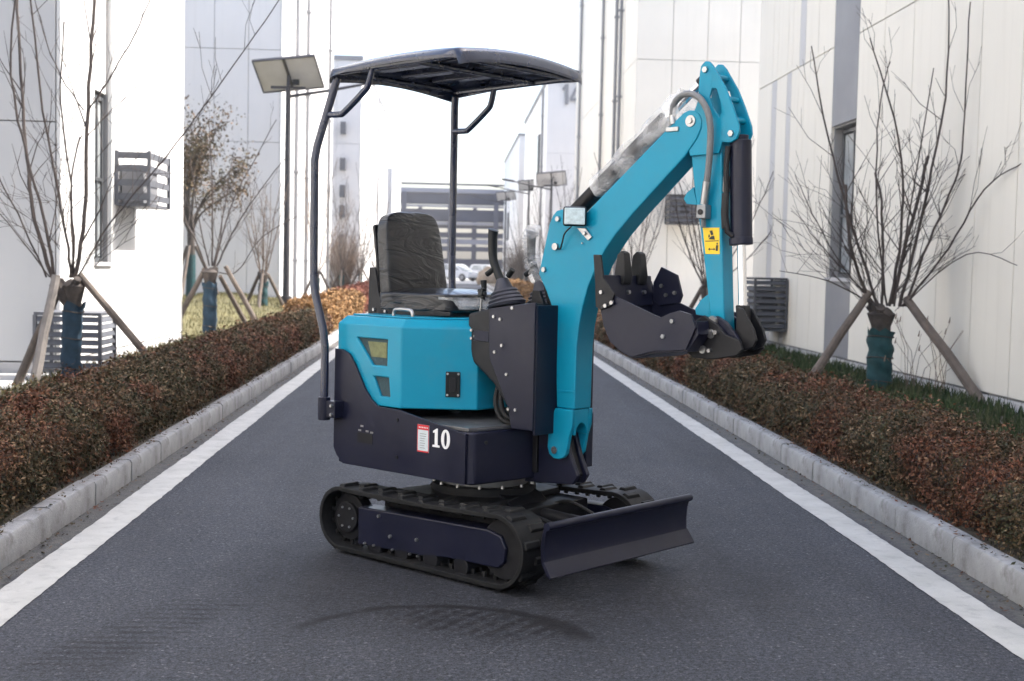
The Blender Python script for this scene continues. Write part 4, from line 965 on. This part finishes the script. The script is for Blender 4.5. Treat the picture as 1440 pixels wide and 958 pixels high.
# black latch on the slanted face
A = Vector((-.142, -.388, 0)); D = (Vector((.105, -.165, 0)) - A).normalized(); Nn = Vector((D.y, -D.x, 0))
def on_face(s, z, off): return A + D * s + Nn * off + Vector((0, 0, z))
mt = Matrix(((D.x, Nn.x, 0, A.x), (D.y, Nn.y, 0, A.y), (0, 0, 1, 0), (0, 0, 0, 1)))
lt = B().box(.195, .258, 0.0, .010, .728, .838, mt).build('latch', 'plastic_black', cv, .003)
B().box(.212, .242, .010, .014, .750, .815, mt).build('latch_paddle', 'black', lt, .002)
bo = B()
for s_, z in ((.203, .737), (.250, .737), (.203, .829), (.250, .829)): bo.bolt(on_face(s_, z, .009), Nn, .006, .004)
bo.build('latch_screws', 'zinc', lt)

# ---- seat
def cushion(name, size, mtx, mat, parent, puff=.2, taper=0.0):
    bm = bmesh.new(); bmesh.ops.create_cube(bm, size=1)
    bmesh.ops.subdivide_edges(bm, edges=bm.edges[:], cuts=5, use_grid_fill=True)
    sx, sy, sz = size
    for v in bm.verts:
        x, y, z = v.co; w_ = (1 - (2 * y) ** 4) * (1 - (2 * z) ** 4)
        cz = max(0, 2 * z) ** 6; cy = abs(2 * y) ** 6
        v.co = Vector((x * sx * (1 + puff * w_ + random.uniform(-.03, .03)), y * sy * (1 - taper * (z + .5)) * (1 - .10 * cz), z * sz * (1 - .09 * cy * (z > 0))))
    me = bpy.data.meshes.new(name); bm.to_mesh(me); bm.free(); me.transform(mtx); me.materials.append(MATS[mat])
    me.polygons.foreach_set('use_smooth', [True] * len(me.polygons))
    o = bpy.data.objects.new(name, me); COL.objects.link(o); o.parent = parent
    md = o.modifiers.new('sub', 'SUBSURF'); md.levels = 2; md.render_levels = 2
    return o
sb = cushion('seat_cushion', (.085, .40, .47), Matrix.Translation((-.29, 0, 1.128)) @ Matrix.Rotation(R(90), 4, 'Y'), 'seat', EX, .5)
sk = cushion('seat_backrest', (.070, .385, .41), Matrix.Translation((-.50, 0, 1.335)) @ Matrix.Rotation(R(-9), 4, 'Y'), 'seat', EX, .55, .10)
B().prism([(-.58, 1.06), (-.44, 1.06), (-.04, 1.075), (-.04, 1.092), (-.46, 1.105), (-.505, 1.15), (-.535, 1.28), (-.575, 1.28), (-.578, 1.15)], -.196, -.186).build('seat_bracket', 'black', sk, .003)
B().prism([(-.58, 1.06), (-.44, 1.06), (-.04, 1.075), (-.04, 1.092), (-.46, 1.105), (-.505, 1.15), (-.535, 1.28), (-.575, 1.28), (-.578, 1.15)], .186, .196).build('seat_bracket', 'black', sk, .003)
B().box(-.50, -.08, -.17, .17, 1.066, 1.092).build('seat_base', 'black', sb, .006)
B().prism([(-.535, 1.12), (-.592, 1.47), (-.578, 1.48), (-.52, 1.12)], -.165, .165).build('seat_shell', 'black', sk, .003)
bo = B(); bo.bolt((-.535, -.197, 1.085), (0, -1, 0), .009); bo.bolt((-.455, -.197, 1.080), (0, -1, 0), .009); bo.build('seat_bolts', 'zinc', sk)
fb = B(); fb.prism([(-.46, 1.142), (-.20, 1.16), (-.02, 1.155), (.02, 1.12), (.012, 1.105), (-.03, 1.142), (-.2, 1.150), (-.46, 1.135)], -.19, .19); fb.build('plastic_film', 'thin_film', sb)

# ---- console with levers, and the plates that carry the boom
side = [(.205, 1.118), (.43, 1.150), (.43, .40), (.40, .40), (.40, .62), (.33, .66), (.30, .74), (.245, .83), (.205, .95)]
cs = B().prism([(.055, 1.09), (.205, 1.125), (.40, 1.148), (.40, .64), (.345, .66), (.30, .70), (.21, .80), (.09, .88), (.055, .965)], -.185, .185).build('console', 'black', EX, .016, seg=3)
B().prism([(.195, 1.118), (.455, 1.152), (.455, .62), (.335, .62), (.318, .70), (.265, .80), (.205, .90), (.195, 1.0)], -.198, -.186).build('console_side', 'navy', cs, .003)
B().prism([(.195, 1.118), (.455, 1.152), (.455, .62), (.335, .62), (.318, .70), (.265, .80), (.205, .90), (.195, 1.0)], .186, .198).build('console_side', 'navy', cs, .003)
B().box(.445, .458, -.187, .187, .60, 1.14).build('console_front', 'navy', cs, .004)
bo = B()
for (x, z) in ((.225, 1.085), (.262, 1.075), (.275, .965), (.235, .935), (.305, .845), (.33, 1.125), (.36, .70), (.32, .70)): bo.bolt((x, -.199, z), (0, -1, 0), .0085, .005)
for (x, z) in ((.085, 1.02), (.105, .995), (.085, .985)): bo.bolt((x, -.186, z), (0, -1, 0), .008, .006)
bo.build('console_bolts', 'zinc', cs)
B().box(.10, .19, -.192, -.186, .975, 1.02).build('switch_plate', 'navy', cs, .002)
def lever(y, xb, wrapped):
    b = B(); n = 7; b.tube([(xb - .012, y, 1.168), (xb - .030, y, 1.245)], [.056, .024], 20)
    for k in range(4):
        z0 = 1.128 + .115 * k / n; r = .086 - .060 * k / n
        b.tube([(xb - .03 * k / n, y, z0), (xb - .03 * (k + .5) / n, y, z0 + .010), (xb - .03 * (k + 1) / n, y, z0 + .0164)], [r * .93, r, r * .9], 20)
    lv = b.build('lever_boot', 'boot', cs)
    pth = bez([(xb - .035, y, 1.235), (xb - .06, y, 1.275), (xb - .085, y, 1.33), (xb - .090, y, 1.40), (xb - .088, y, 1.445), (xb - .086, y, 1.455)], 5); k = len(pth)
    B().tube(pth, [.018 + .006 * (i / k) ** 2 if i < k - 3 else .025 - .006 * (i - k + 3) for i in range(k)], 14).build('lever_handle', 'plastic_black', lv)
    B().cyl((xb - .11, y - .01, 1.262), (xb - .07, y - .01, 1.285), .012, n=10).build('lever_button', 'plastic_black', lv); B().cyl((xb + .005, y, 1.255), (xb + .03, y, 1.285), .013, n=10).build('lever_button', 'plastic_black', lv)
    if wrapped:
        b = B(); b.tube([Vector(p) + Vector((random.uniform(-.006, .006), random.uniform(-.006, .006), 0)) for p in pth], [.034 + random.uniform(-.006, .008) for p in pth], 12); b.build('plastic_film', 'bubble_film', lv)
lever(-.12, .225, False); lever(.12, .235, True)
kn = B().cyl((.115, -.17, 1.09), (.125, -.17, 1.175), .004, n=8).build('throttle_rod', 'zinc', cs)
b = B()
for k in range(5):
    a = 2 * math.pi * k / 5; b.box(.008, .024, -.008, .008, -.007, .007, Matrix.Translation((.125, -.17, 1.18)) @ Matrix.Rotation(a, 4, 'Y'))
b.cyl((.125, -.182, 1.18), (.125, -.158, 1.18), .014, n=12); b.build('star_knob', 'plastic_black', kn, .003)
B().tube([(.10, -.13, 1.15), (.10, -.13, 1.20), (.095, -.13, 1.235)], [.005, .012, .014], 12).build('small_lever', 'plastic_black', cs)

for (p, r_) in (([(.24, -.15, .80), (.25, -.17, .72), (.29, -.17, .66), (.36, -.12, .655), (.42, -.08, .69)], .011), ([(.20, -.12, .82), (.20, -.15, .72), (.25, -.16, .645), (.33, -.14, .635), (.40, -.09, .65)], .011),
                ([(.27, -.10, .78), (.28, -.13, .70), (.33, -.13, .68), (.39, -.08, .73)], .010), ([(.40, -.03, 1.12), (.37, -.035, 1.22), (.36, -.02, 1.32), (.40, .0, 1.44)], .010), ([(.40, .03, 1.12), (.36, .03, 1.22), (.35, .02, 1.34), (.39, .01, 1.46)], .010)):
    B().tube(bez(p, 5), r_, 9).build('hydraulic_hose', 'rubber', cs)
B().box(.34, .38, -.125, -.10, .628, .66).build('pedal', 'zinc', cs, .004)
for s in (-1, 1):
    y0, y1 = sorted((s * .043, s * .022))
    pm_ = B().prism([(.28, .372), (.55, .392), (.575, .43), (.53, .52), (.505, .60), (.46, .69), (.32, .72)], y0, y1).build('boom_mount', 'navy', EX, .005)
    y0, y1 = sorted((s * .078, s * .058))
    up_ = B().prism([(.32, .60), (.41, .60), (.425, .72), (.428, 1.02), (.40, 1.13), (.37, 1.20), (.33, 1.20), (.31, .9)], y0, y1).build('boom_tower', 'black', EX, .005)
    bo = B(); bo.bolt((.365, s * .079, .665), (0, s, 0), .011); bo.build('mount_bolt', 'zinc', up_)
    bo = B(); bo.bolt((.345, s * .044, .46), (0, s, 0), .010); bo.build('mount_bolt', 'zinc', pm_)
B().prism([(.32, .385), (.535, .40), (.555, .43), (.515, .52), (.49, .60), (.45, .66), (.33, .68)], -.0215, .0215).build('mount_core', 'black', EX, .004); B().box(.33, .36, -.057, .057, .42, 1.15).build('mount_back', 'black', EX, .004)
B().prism([(.068, .452), (.112, .452), (.112, .685), (.068, .685)], .36, .53, 'yz').build('side_guard', 'navy', EX, .004)

# ---- boom
boom = [(.397, 1.479), (.415, 1.515), (.435, 1.535), (.462, 1.540), (.492, 1.530), (.510, 1.505), (.529, 1.472), (.995, 1.850), (1.062, 1.902), (1.085, 1.910), (1.110, 1.908), (1.135, 1.893), (1.148, 1.868), (1.146, 1.840), (1.128, 1.800), (1.075, 1.735),
        (.835, 1.519), (.75, 1.435), (.700, 1.375), (.655, 1.304), (.615, 1.220), (.590, 1.140), (.573, 1.06), (.563, .97), (.560, .71), (.462, .71), (.446, .987), (.438, 1.06), (.42, 1.136), (.39, 1.195), (.344, 1.269)]
bm_o = B().prism(boom, -.055, .055).build('boom', 'teal', EX, .006)
for s in (-1, 1):
    y0, y1 = sorted((s * .067, s * .045))
    fk = [(.463, .709), (.440, .650), (.428, .60), (.426, .540), (.436, .512), (.460, .496), (.490, .494), (.515, .503), (.530, .522), (.536, .555), (.543, .595), (.559, .64), (.562, .709)]
    B().prism(fk, y0, y1).build('boom_fork', 'teal', bm_o, .005)
arch = [(-.0445, .708), (.0445, .708), (.0445, .60)] + [(.036 * math.cos(R(a)), .60 + .05 * math.sin(R(a))) for a in range(0, 181, 15)] + [(-.0445, .60)]
B().prism(arch, .50, .556, 'yz').build('fork_arch', 'teal', bm_o, .003)
pb = B().cyl((.470, -.075, .532), (.470, .075, .532), .016, n=16); pb.build('foot_pin', 'chrome', bm_o)
bo = B()
for (x, z) in ((.448, 1.500), (.378, 1.288), (1.098, 1.868)): bo.bolt((x, -.056, z), (0, -1, 0), .013, .010)
bo.bolt((.465, -.068, .532), (0, -1, 0), .012, .006); bo.build('boom_bolts', 'zinc', bm_o)
B().box(.30, .45, -.03, .03, .92, 1.02).build('boom_stop', 'black', bm_o, .01)
B().box(.445, .462, -.052, -.03, .92, .97).build('clamp', 'zinc', bm_o, .002)
# weld seams and stiffener line on the flank
B().box(.465, .56, -.0585, -.0552, .778, .786).build('weld_plate', 'teal', bm_o, .001)
# boom cylinder behind the boom, at the machine's front
B().cyl((.425, 0, .56), (.395, 0, 1.0), .036, n=20).build('boom_cylinder', 'black', bm_o); B().cyl((.395, 0, 1.0), (.380, 0, 1.285), .018, n=14).build('cylinder_rod', 'chrome', bm_o)
# arm cylinder above the boom, wrapped in bubble film
P0, P1 = Vector((.475, 0, 1.515)), Vector((1.155, 0, 2.058)); ax = (P1 - P0).normalized()
ac = B().cyl(P0, P0 + ax * .60, .034, n=22).build('arm_cylinder', 'black', EX); B().cyl(P0 + ax * .60, P1, .016, n=14).build('cylinder_rod', 'chrome', ac)
B().cyl(P1 - ax * .07, P1 - ax * .015, .024, n=14).build('rod_end', 'black', ac)
b = B(); pts = [P0 + ax * (.17 + .56 * k / 22) for k in range(23)]
vs, fs = [], []; m = 22; sidev = Vector((0, 1, 0)); upv = ax.cross(sidev) * -1
for i, p in enumerate(pts):
    for j in range(m):
        a = 2 * math.pi * j / m; f = i / 22
        r = .047 + .004 * math.sin(i * .9 + j * .9) + .005 * math.sin(j * 1.7 + i * .37) + random.uniform(-.003, .003) + (.034 * max(0, math.sin(a)) * (1 if f > .3 else f / .3)) + .02 * max(0, f - .6)
        if f > .95: r *= .75
        vs.append(p + (sidev * math.cos(a) + upv * math.sin(a)) * r)
for i in range(22):
    for j in range(m): fs.append((i * m + j, i * m + (j + 1) % m, (i + 1) * m + (j + 1) % m, (i + 1) * m + j))
b.add(vs, fs).build('bubble_wrap', 'bubble_film', ac, angle=80)
# work light with bracket and cable
wl = B().box(-.048, .048, -.022, .022, -.040, .040, Matrix.Translation((.572, -.098, 1.508)) @ Matrix.Rotation(R(38), 4, 'Z')).build('work_light', 'plastic_black', EX, .010, seg=3)
lm = Matrix.Translation((.572, -.098, 1.508)) @ Matrix.Rotation(R(38), 4, 'Z')
B().box(-.042, .042, -.0285, -.0215, -.034, .034, lm).build('light_lens', 'glass_lens', wl, .003)
B().prism([(.555, 1.462), (.60, 1.462), (.635, 1.425), (.615, 1.41), (.575, 1.445)], -.064, -.057).build('light_bracket', 'zinc', wl, .002)
bo = B(); bo.bolt((.60, -.066, 1.44), (0, -1, 0), .010); bo.bolt((.585, -.064, 1.40), (0, -1, 0), .004, .002); bo.build('bracket_bolts', 'zinc', wl)
B().tube(bez([(.545, -.085, 1.468), (.505, -.08, 1.44), (.485, -.072, 1.40), (.470, -.066, 1.376), (.445, -.060, 1.378)], 5), .0035, 7).build('light_cable', 'plastic_black', wl)
B().cyl((.440, -.055, 1.385), (.440, -.068, 1.385), .015, n=12).build('cable_clip', 'zinc', wl)

# ---- arm (dipper)
arm = [(1.085, 1.79), (1.107, 1.626), (1.147, 1.435), (1.180, 1.246), (1.199, 1.13), (1.198, 1.075), (1.212, 1.045), (1.235, 1.036), (1.258, 1.045), (1.268, 1.075), (1.258, 1.20), (1.243, 1.435), (1.232, 1.72), (1.225, 1.80)]
ar = B().prism(arm, -.037, .037).build('arm', 'teal', EX, .007)
tp = [(1.128, 2.050), (1.133, 2.075), (1.150, 2.090), (1.170, 2.088), (1.188, 2.070), (1.245, 1.985), (1.280, 1.912), (1.308, 1.845), (1.312, 1.815), (1.300, 1.790), (1.275, 1.778), (1.238, 1.782), (1.226, 1.74), (1.095, 1.735), (1.078, 1.795), (1.095, 1.87), (1.122, 1.94)]
for s in (-1, 1):
    y0, y1 = sorted((s * .050, s * .038))
    t_ = B().prism(tp, y0, y1).build('top_plate', 'teal', ar)
    hc = B().prism([(1.185, 1.985), (1.205, 1.985), (1.222, 1.94), (1.232, 1.895), (1.222, 1.875), (1.19, 1.915), (1.175, 1.955)], -.2, .2); cut(t_, hc)
    md = t_.modifiers.new('bevel', 'BEVEL'); md.width = .003; md.segments = 2; md.limit_method = 'ANGLE'; md.angle_limit = R(30)
    bo = B(); bo.bolt((1.155, s * .051, 2.058), (0, s, 0), .014, .008); bo.bolt((1.278, s * .051, 1.812), (0, s, 0), .014, .008); bo.build('pin_bolts', 'zinc', t_)
for p in ((1.205, 2.035), (1.255, 1.95), (1.288, 1.87)): B().cyl((p[0] - .012, -.037, p[1] - .005), (p[0] - .012, .037, p[1] - .005), .011, n=12).build('spacer', 'teal', ar)
B().cyl((1.098, -.060, 1.868), (1.098, .060, 1.868), .022, n=18).build('arm_pin', 'zinc', ar)
B().prism([(1.09, 1.62), (1.06, 1.60), (1.045, 1.575), (1.06, 1.555), (1.11, 1.55)], -.012, .012).build('hose_eye', 'teal', ar, .002)
B().prism([(1.175, 1.21), (1.14, 1.185), (1.115, 1.15), (1.12, 1.128), (1.20, 1.12)], -.014, .014).build('lug_plate', 'teal', ar, .002)
# yellow label on the flank
lb = B().add([(1.156, -.0385, 1.462), (1.231, -.0385, 1.462), (1.236, -.0385, 1.362), (1.172, -.0385, 1.362)], [(0, 1, 2, 3), (3, 2, 1, 0)][:1]).build('warning_label', 'yellow_print', ar, smooth=False)
bo = B()
def pr(poly): bo.prism(poly, -.0396, -.0387)
pr([(1.188, 1.450), (1.200, 1.452), (1.206, 1.436), (1.196, 1.432)]); pr([(1.197, 1.430), (1.209, 1.432), (1.213, 1.416), (1.184, 1.418)]); pr([(1.183, 1.424), (1.190, 1.426), (1.189, 1.436), (1.184, 1.436)])
pr([(1.170, 1.409), (1.230, 1.411), (1.230, 1.414), (1.170, 1.412)])
pr([(1.218, 1.374), (1.227, 1.374), (1.229, 1.396), (1.219, 1.396)]); pr([(1.221, 1.398), (1.227, 1.398), (1.227, 1.405), (1.221, 1.405)])
pr([(1.188, 1.379), (1.212, 1.379), (1.212, 1.382), (1.188, 1.382)]); pr([(1.184, 1.3805), (1.191, 1.386), (1.191, 1.375)]); pr([(1.216, 1.3805), (1.209, 1.386), (1.209, 1.375)])
bo.build('label_print', 'black_print', lb, smooth=False)
# hose over the joint, with fittings
hp = bez([(1.012, -.048, 1.862), (1.008, -.05, 1.905), (1.022, -.055, 1.945), (1.062, -.062, 1.968), (1.110, -.070, 1.968), (1.158, -.078, 1.942), (1.192, -.080, 1.89), (1.204, -.078, 1.82), (1.196, -.070, 1.70), (1.180, -.062, 1.60), (1.172, -.058, 1.55)], 5)
hz = B().tube(hp, .0125, 12).build('hydraulic_hose', 'hose', EX)
B().tube([hp[0], hp[4]], .014, 12).build('hose_fitting', 'zinc', hz); B().tube([hp[-1], hp[-8]], .015, 12).build('hose_fitting', 'zinc', hz)
B().box(.985, 1.045, -.062, -.048, 1.832, 1.85).build('hose_clamp', 'zinc', hz, .003)
b = B().box(1.150, 1.192, -.078, -.038, 1.495, 1.548); b.cyl((1.168, -.055, 1.495), (1.170, -.055, 1.462), .010, n=8); b.build('valve_block', 'grey_steel', hz, .004)
B().cyl((1.170, -.079, 1.52), (1.170, -.082, 1.52), .011, n=10).build('valve_plug', 'black', hz)

# bucket cylinder in front of the arm
cy = B().cyl((1.288, 0, 1.79), (1.306, 0, 1.405), .041, n=26); cy.cyl((1.287, 0, 1.81), (1.288, 0, 1.76), .030, n=18); cy.cyl((1.303, 0, 1.425), (1.3055, 0, 1.398), .045, n=26)
bc = cy.build('bucket_cylinder', 'navy', EX, .003); B().cyl((1.305, 0, 1.41), (1.322, 0, 1.15), .0165, n=18).build('cylinder_rod', 'chrome', bc)
B().tube([(1.262, -.042, 1.765), (1.258, -.046, 1.70), (1.263, -.046, 1.50), (1.272, -.044, 1.445), (1.292, -.036, 1.43)], .011, 10).build('oil_pipe', 'black', bc)
B().box(1.248, 1.268, -.052, -.030, 1.595, 1.655).build('hose_fitting', 'zinc', bc, .003); B().tube([(1.256, -.042, 1.59), (1.254, -.042, 1.52), (1.258, -.04, 1.46)], .014, 10).build('oil_pipe', 'black', bc)
B().prism([(1.300, 1.172), (1.342, 1.172), (1.352, 1.06), (1.335, 1.035), (1.312, 1.06)], -.022, .022).build('clevis', 'black', bc, .006)

# linkage between arm, cylinder and bucket
for s in (-1, 1):
    y0, y1 = sorted((s * .062, s * .044))
    lk = B().prism([(1.214, 1.112), (1.226, 1.128), (1.248, 1.128), (1.285, 1.11), (1.325, 1.072), (1.352, 1.035), (1.352, 1.012), (1.332, 1.0), (1.308, 1.012), (1.285, 1.045), (1.262, 1.078), (1.232, 1.090), (1.216, 1.098)], y0, y1).build('link_bar', 'navy', EX, .004)
    bo = B(); bo.tube([(1.232, s * .062, 1.110), (1.232, s * .074, 1.110)], [.020, .018], 14); bo.tube([(1.330, s * .062, 1.026), (1.330, s * .074, 1.026)], [.022, .020], 14); bo.bolt((1.345, s * .066, 1.028), (0, s, 0), .008); bo.build('pin_caps', 'zinc', lk)
    y0, y1 = sorted((s * .040, s * .026))
    B().prism([(1.318, 1.165), (1.345, 1.160), (1.395, 1.085), (1.408, 1.045), (1.395, 1.018), (1.35, 1.0), (1.318, 1.03)], y0, y1).build('bucket_link', 'black', EX, .005)

# ---- bucket: curled in under the arm, teeth up
BW = .170
near = [(.766, 1.262), (.800, 1.205), (.878, 1.180), (.97, 1.148), (1.063, 1.116), (1.105, 1.134), (1.151, 1.146), (1.205, 1.134), (1.225, 1.085), (1.185, 1.0), (1.10, .990), (1.035, .985), (.934, .958), (.880, .975), (.825, 1.010), (.790, 1.075), (.770, 1.150), (.762, 1.22)]
bk = None
shell_o = [(.758, 1.268), (.762, 1.20), (.770, 1.140), (.790, 1.068), (.825, 1.004), (.880, .968), (.934, .951), (1.035, .977), (1.10, .982), (1.185, .992), (1.232, 1.06), (1.222, 1.11)]
shell_i = [(1.208, 1.106), (1.218, 1.064), (1.178, 1.004), (1.10, .995), (1.035, .990), (.934, .965), (.884, .981), (.836, 1.014), (.803, 1.073), (.784, 1.143), (.776, 1.20), (.772, 1.268)]
bk = B().prism(shell_o + shell_i, -BW + .011, BW - .011).build('bucket', 'navy', EX, .002)
for s in (-1, 1):
    y0, y1 = sorted((s * BW, s * (BW - .010))); B().prism(near, y0, y1).build('bucket_side', 'navy', bk, .002)
lip = B().prism([(.752, 1.272), (.778, 1.272), (.792, 1.150), (.772, 1.150), (.756, 1.20)], -BW + .012, BW - .012).build('lip_plate', 'navy', bk, .003)
for y in (-.025, .080):
    t_ = B().prism([(.748, 1.235), (.744, 1.262), (.752, 1.355), (.772, 1.372), (.790, 1.362), (.800, 1.272), (.794, 1.235)], y - .028, y + .028)
    o = t_.build('tooth', 'black', bk, .006)
    for v in o.data.vertices:
        if v.co.z > 1.3: v.co.y = y + (v.co.y - y) * .72
    bo = B(); bo.bolt((.785, y + .012, 1.245), (1, 0, .1), .010, .008); bo.bolt((.791, y + .012, 1.205), (1, 0, .1), .010, .008); bo.build('tooth_bolts', 'zinc', bk)
# side cutters at both ends of the lip
cn = B().prism([(.738, 1.352), (.776, 1.352), (.792, 1.26), (.85, 1.20), (.83, 1.15), (.785, 1.135), (.757, 1.145), (.750, 1.25)], -BW - .011, -BW - .001).build('side_cutter', 'black', bk, .003)
cf = B().prism([(.795, 1.245), (.832, 1.310), (.915, 1.278), (.942, 1.195), (.93, 1.165), (.83, 1.150), (.80, 1.17)], BW - .021, BW - .011).build('side_cutter', 'navy', bk, .003)
bo = B()
for (x, z) in ((.785, 1.205), (.808, 1.152), (.838, 1.165)): bo.bolt((x, -BW - .011, z), (0, -1, 0), .010, .006)
bo.build('cutter_bolts', 'zinc', cn); bo = B()
for (x, z) in ((.838, 1.232), (.862, 1.195), (.905, 1.205)): bo.bolt((x, BW - .022, z), (0, -1, 0), .010, .006)
bo.build('cutter_bolts', 'zinc', cf)
# ears that take the pins
for s in (-1, 1):
    y0, y1 = sorted((s * .082, s * .066))
    er = B().prism([(1.12, .990), (1.13, 1.085), (1.20, 1.13), (1.262, 1.098), (1.300, 1.062), (1.36, 1.045), (1.375, 1.01), (1.35, .985), (1.25, .965), (1.16, .965)], y0, y1).build('bucket_ear', 'black', bk, .004)
    bo = B(); bo.tube([(1.236, s * .083, 1.062), (1.236, s * .092, 1.062)], .014, 12); bo.tube([(1.205, s * .083, 1.0), (1.205, s * .092, 1.0)], .015, 12); bo.bolt((1.262, s * .083, 1.068), (0, s, 0), .010, .012); bo.bolt((1.235, s * .083, .998), (0, s, 0), .009, .012); bo.bolt((1.22, s * .083, 1.06), (0, s, 0), .006, .006)
    bo.build('pin_caps', 'zinc', er)
bo = B()
for (x, z) in ((1.12, 1.105), (1.08, 1.045)): bo.bolt((x, -BW - .001, z), (0, -1, 0), .010, .006)
bo.build('side_bolts', 'grey_steel', bk)
B().cyl((1.236, -.085, 1.062), (1.236, .085, 1.062), .018, n=16).build('bucket_pin', 'zinc', bk); B().cyl((1.33, -.07, 1.028), (1.33, .07, 1.028), .016, n=16).build('bucket_pin', 'zinc', bk)

# ---- canopy: two bent posts at the rear, brackets, roof
for s in (-1, 1):
    k = .445 * s
    pts = [(-.585, k, .60), (-.585, k, .92), (-.60, k, 1.0), (-.665, k, 1.17), (-.672, k, 1.24), (-.675, k, 1.76), (-.668, k * .985, 1.82), (-.615, .385 * s, 2.09), (-.605, .378 * s, 2.13)]
    ps = B().tube(pts, .0185, 14).build('canopy_post', 'canopy', EX)
    b = B(); b.cyl((-.585, k, .585), (-.585, k, .69), .028, n=18); y0, y1 = sorted((s * .455, s * .405)); b.box(-.57, -.50, y0, y1, .60, .675); b.build('post_clamp', 'navy', ps, .004)
    bo = B(); bo.bolt((-.52, s * .456, .655), (0, s, 0), .009); bo.bolt((-.52, s * .456, .615), (0, s, 0), .009); bo.build('clamp_bolts', 'zinc', ps)
    br = bez([(-.645, .405 * s, 1.965), (-.56, .402 * s, 1.962), (-.525, .40 * s, 1.972), (-.40, .395 * s, 2.055), (-.375, .393 * s, 2.085), (-.355, .39 * s, 2.15)], 4); B().tube(br, .0145, 12).build('post_brace', 'canopy', ps)
# roof shell: rolled rim, crowned top, ribs below
def roof():
    nu, nv = 26, 22; u0, u1, hv = -.665, .215, .428
    def pos(a, c, off):
        # a along, c across (-1..1); rounded corners by pulling the rim in
        x = u0 + (u1 - u0) * (a + 1) / 2; y = hv * c
        rr = max(0, abs(a) ** 8 + abs(c) ** 8 - 1) * .03
        x -= math.copysign(rr, a); y -= math.copysign(rr, c)
        rim = max(abs(a), abs(c)); z = 2.172 + .045 * (1 - c * c) * .8 + .020 * (1 - a * a) + .010 * a
        d = max(0, rim - .90) / .10; ax_ = abs(a) >= abs(c); z -= ((.050 if a > 0 else .046) if ax_ else .026) * d * d
        return Vector((x, y, z - off))
    vs, fs = [], []
    for lay in (0, .012):
        for i in range(nu + 1):
            for j in range(nv + 1):
                a = -1 + 2 * i / nu; c = -1 + 2 * j / nv; a = math.copysign(1 - (1 - abs(a)) ** 1.35, a); c = math.copysign(1 - (1 - abs(c)) ** 1.35, c)
                vs.append(pos(a, c, lay))
    W = nv + 1; T = (nu + 1) * W
    for i in range(nu):
        for j in range(nv):
            q = i * W + j; fs.append((q, q + W, q + W + 1, q + 1)); fs.append((T + q, T + q + 1, T + q + W + 1, T + q + W))
    ring = [i * W for i in range(nu + 1)] + [nu * W + j for j in range(1, nv + 1)] + [i * W + nv for i in range(nu - 1, -1, -1)] + [j for j in range(nv - 1, 0, -1)]
    for k in range(len(ring)): a, c = ring[k], ring[(k + 1) % len(ring)]; fs.append((a, T + a, T + c, c)[::-1])
    o = B().add(vs, fs).build('canopy_roof', 'canopy', EX, angle=60)
    fb = B()
    for y in (-.39, .39): fb.tube([(-.62, y, 2.152), (.13, y, 2.162)], .014, 10)
    for x in (-.62, -.10, .14): fb.tube([(x, -.39, 2.160), (x, .39, 2.160)], .013, 10)
    fb.build('roof_frame', 'canopy', o)
    b = B()
    for y in (-.20, 0, .20): b.prism([(y - .035, 2.17), (y + .035, 2.17), (y + .022, 2.222), (y - .022, 2.222)], -.56, .10, 'yz')
    b.build('roof_rib', 'canopy', o, .008)
    return o
roof()

# ------------------------------------------------------------------ the pale air of a hazy winter day
hz_ = B().box(-150, 150, -70, 250, -1.0, 13.5).build('haze', 'joint', smooth=False); hz_['kind'] = 'stuff'
hm = bpy.data.materials.new('haze'); hm.use_nodes = True; ht = hm.node_tree; ht.nodes.clear()
ho = ht.nodes.new('ShaderNodeOutputMaterial'); hv = ht.nodes.new('ShaderNodeVolumePrincipled')
hv.inputs['Color'].default_value = (1, .985, .96, 1); hv.inputs['Density'].default_value = .0011; hv.inputs['Anisotropy'].default_value = .3
ht.links.new(hv.outputs[0], ho.inputs['Volume']); hz_.data.materials.clear(); hz_.data.materials.append(hm)
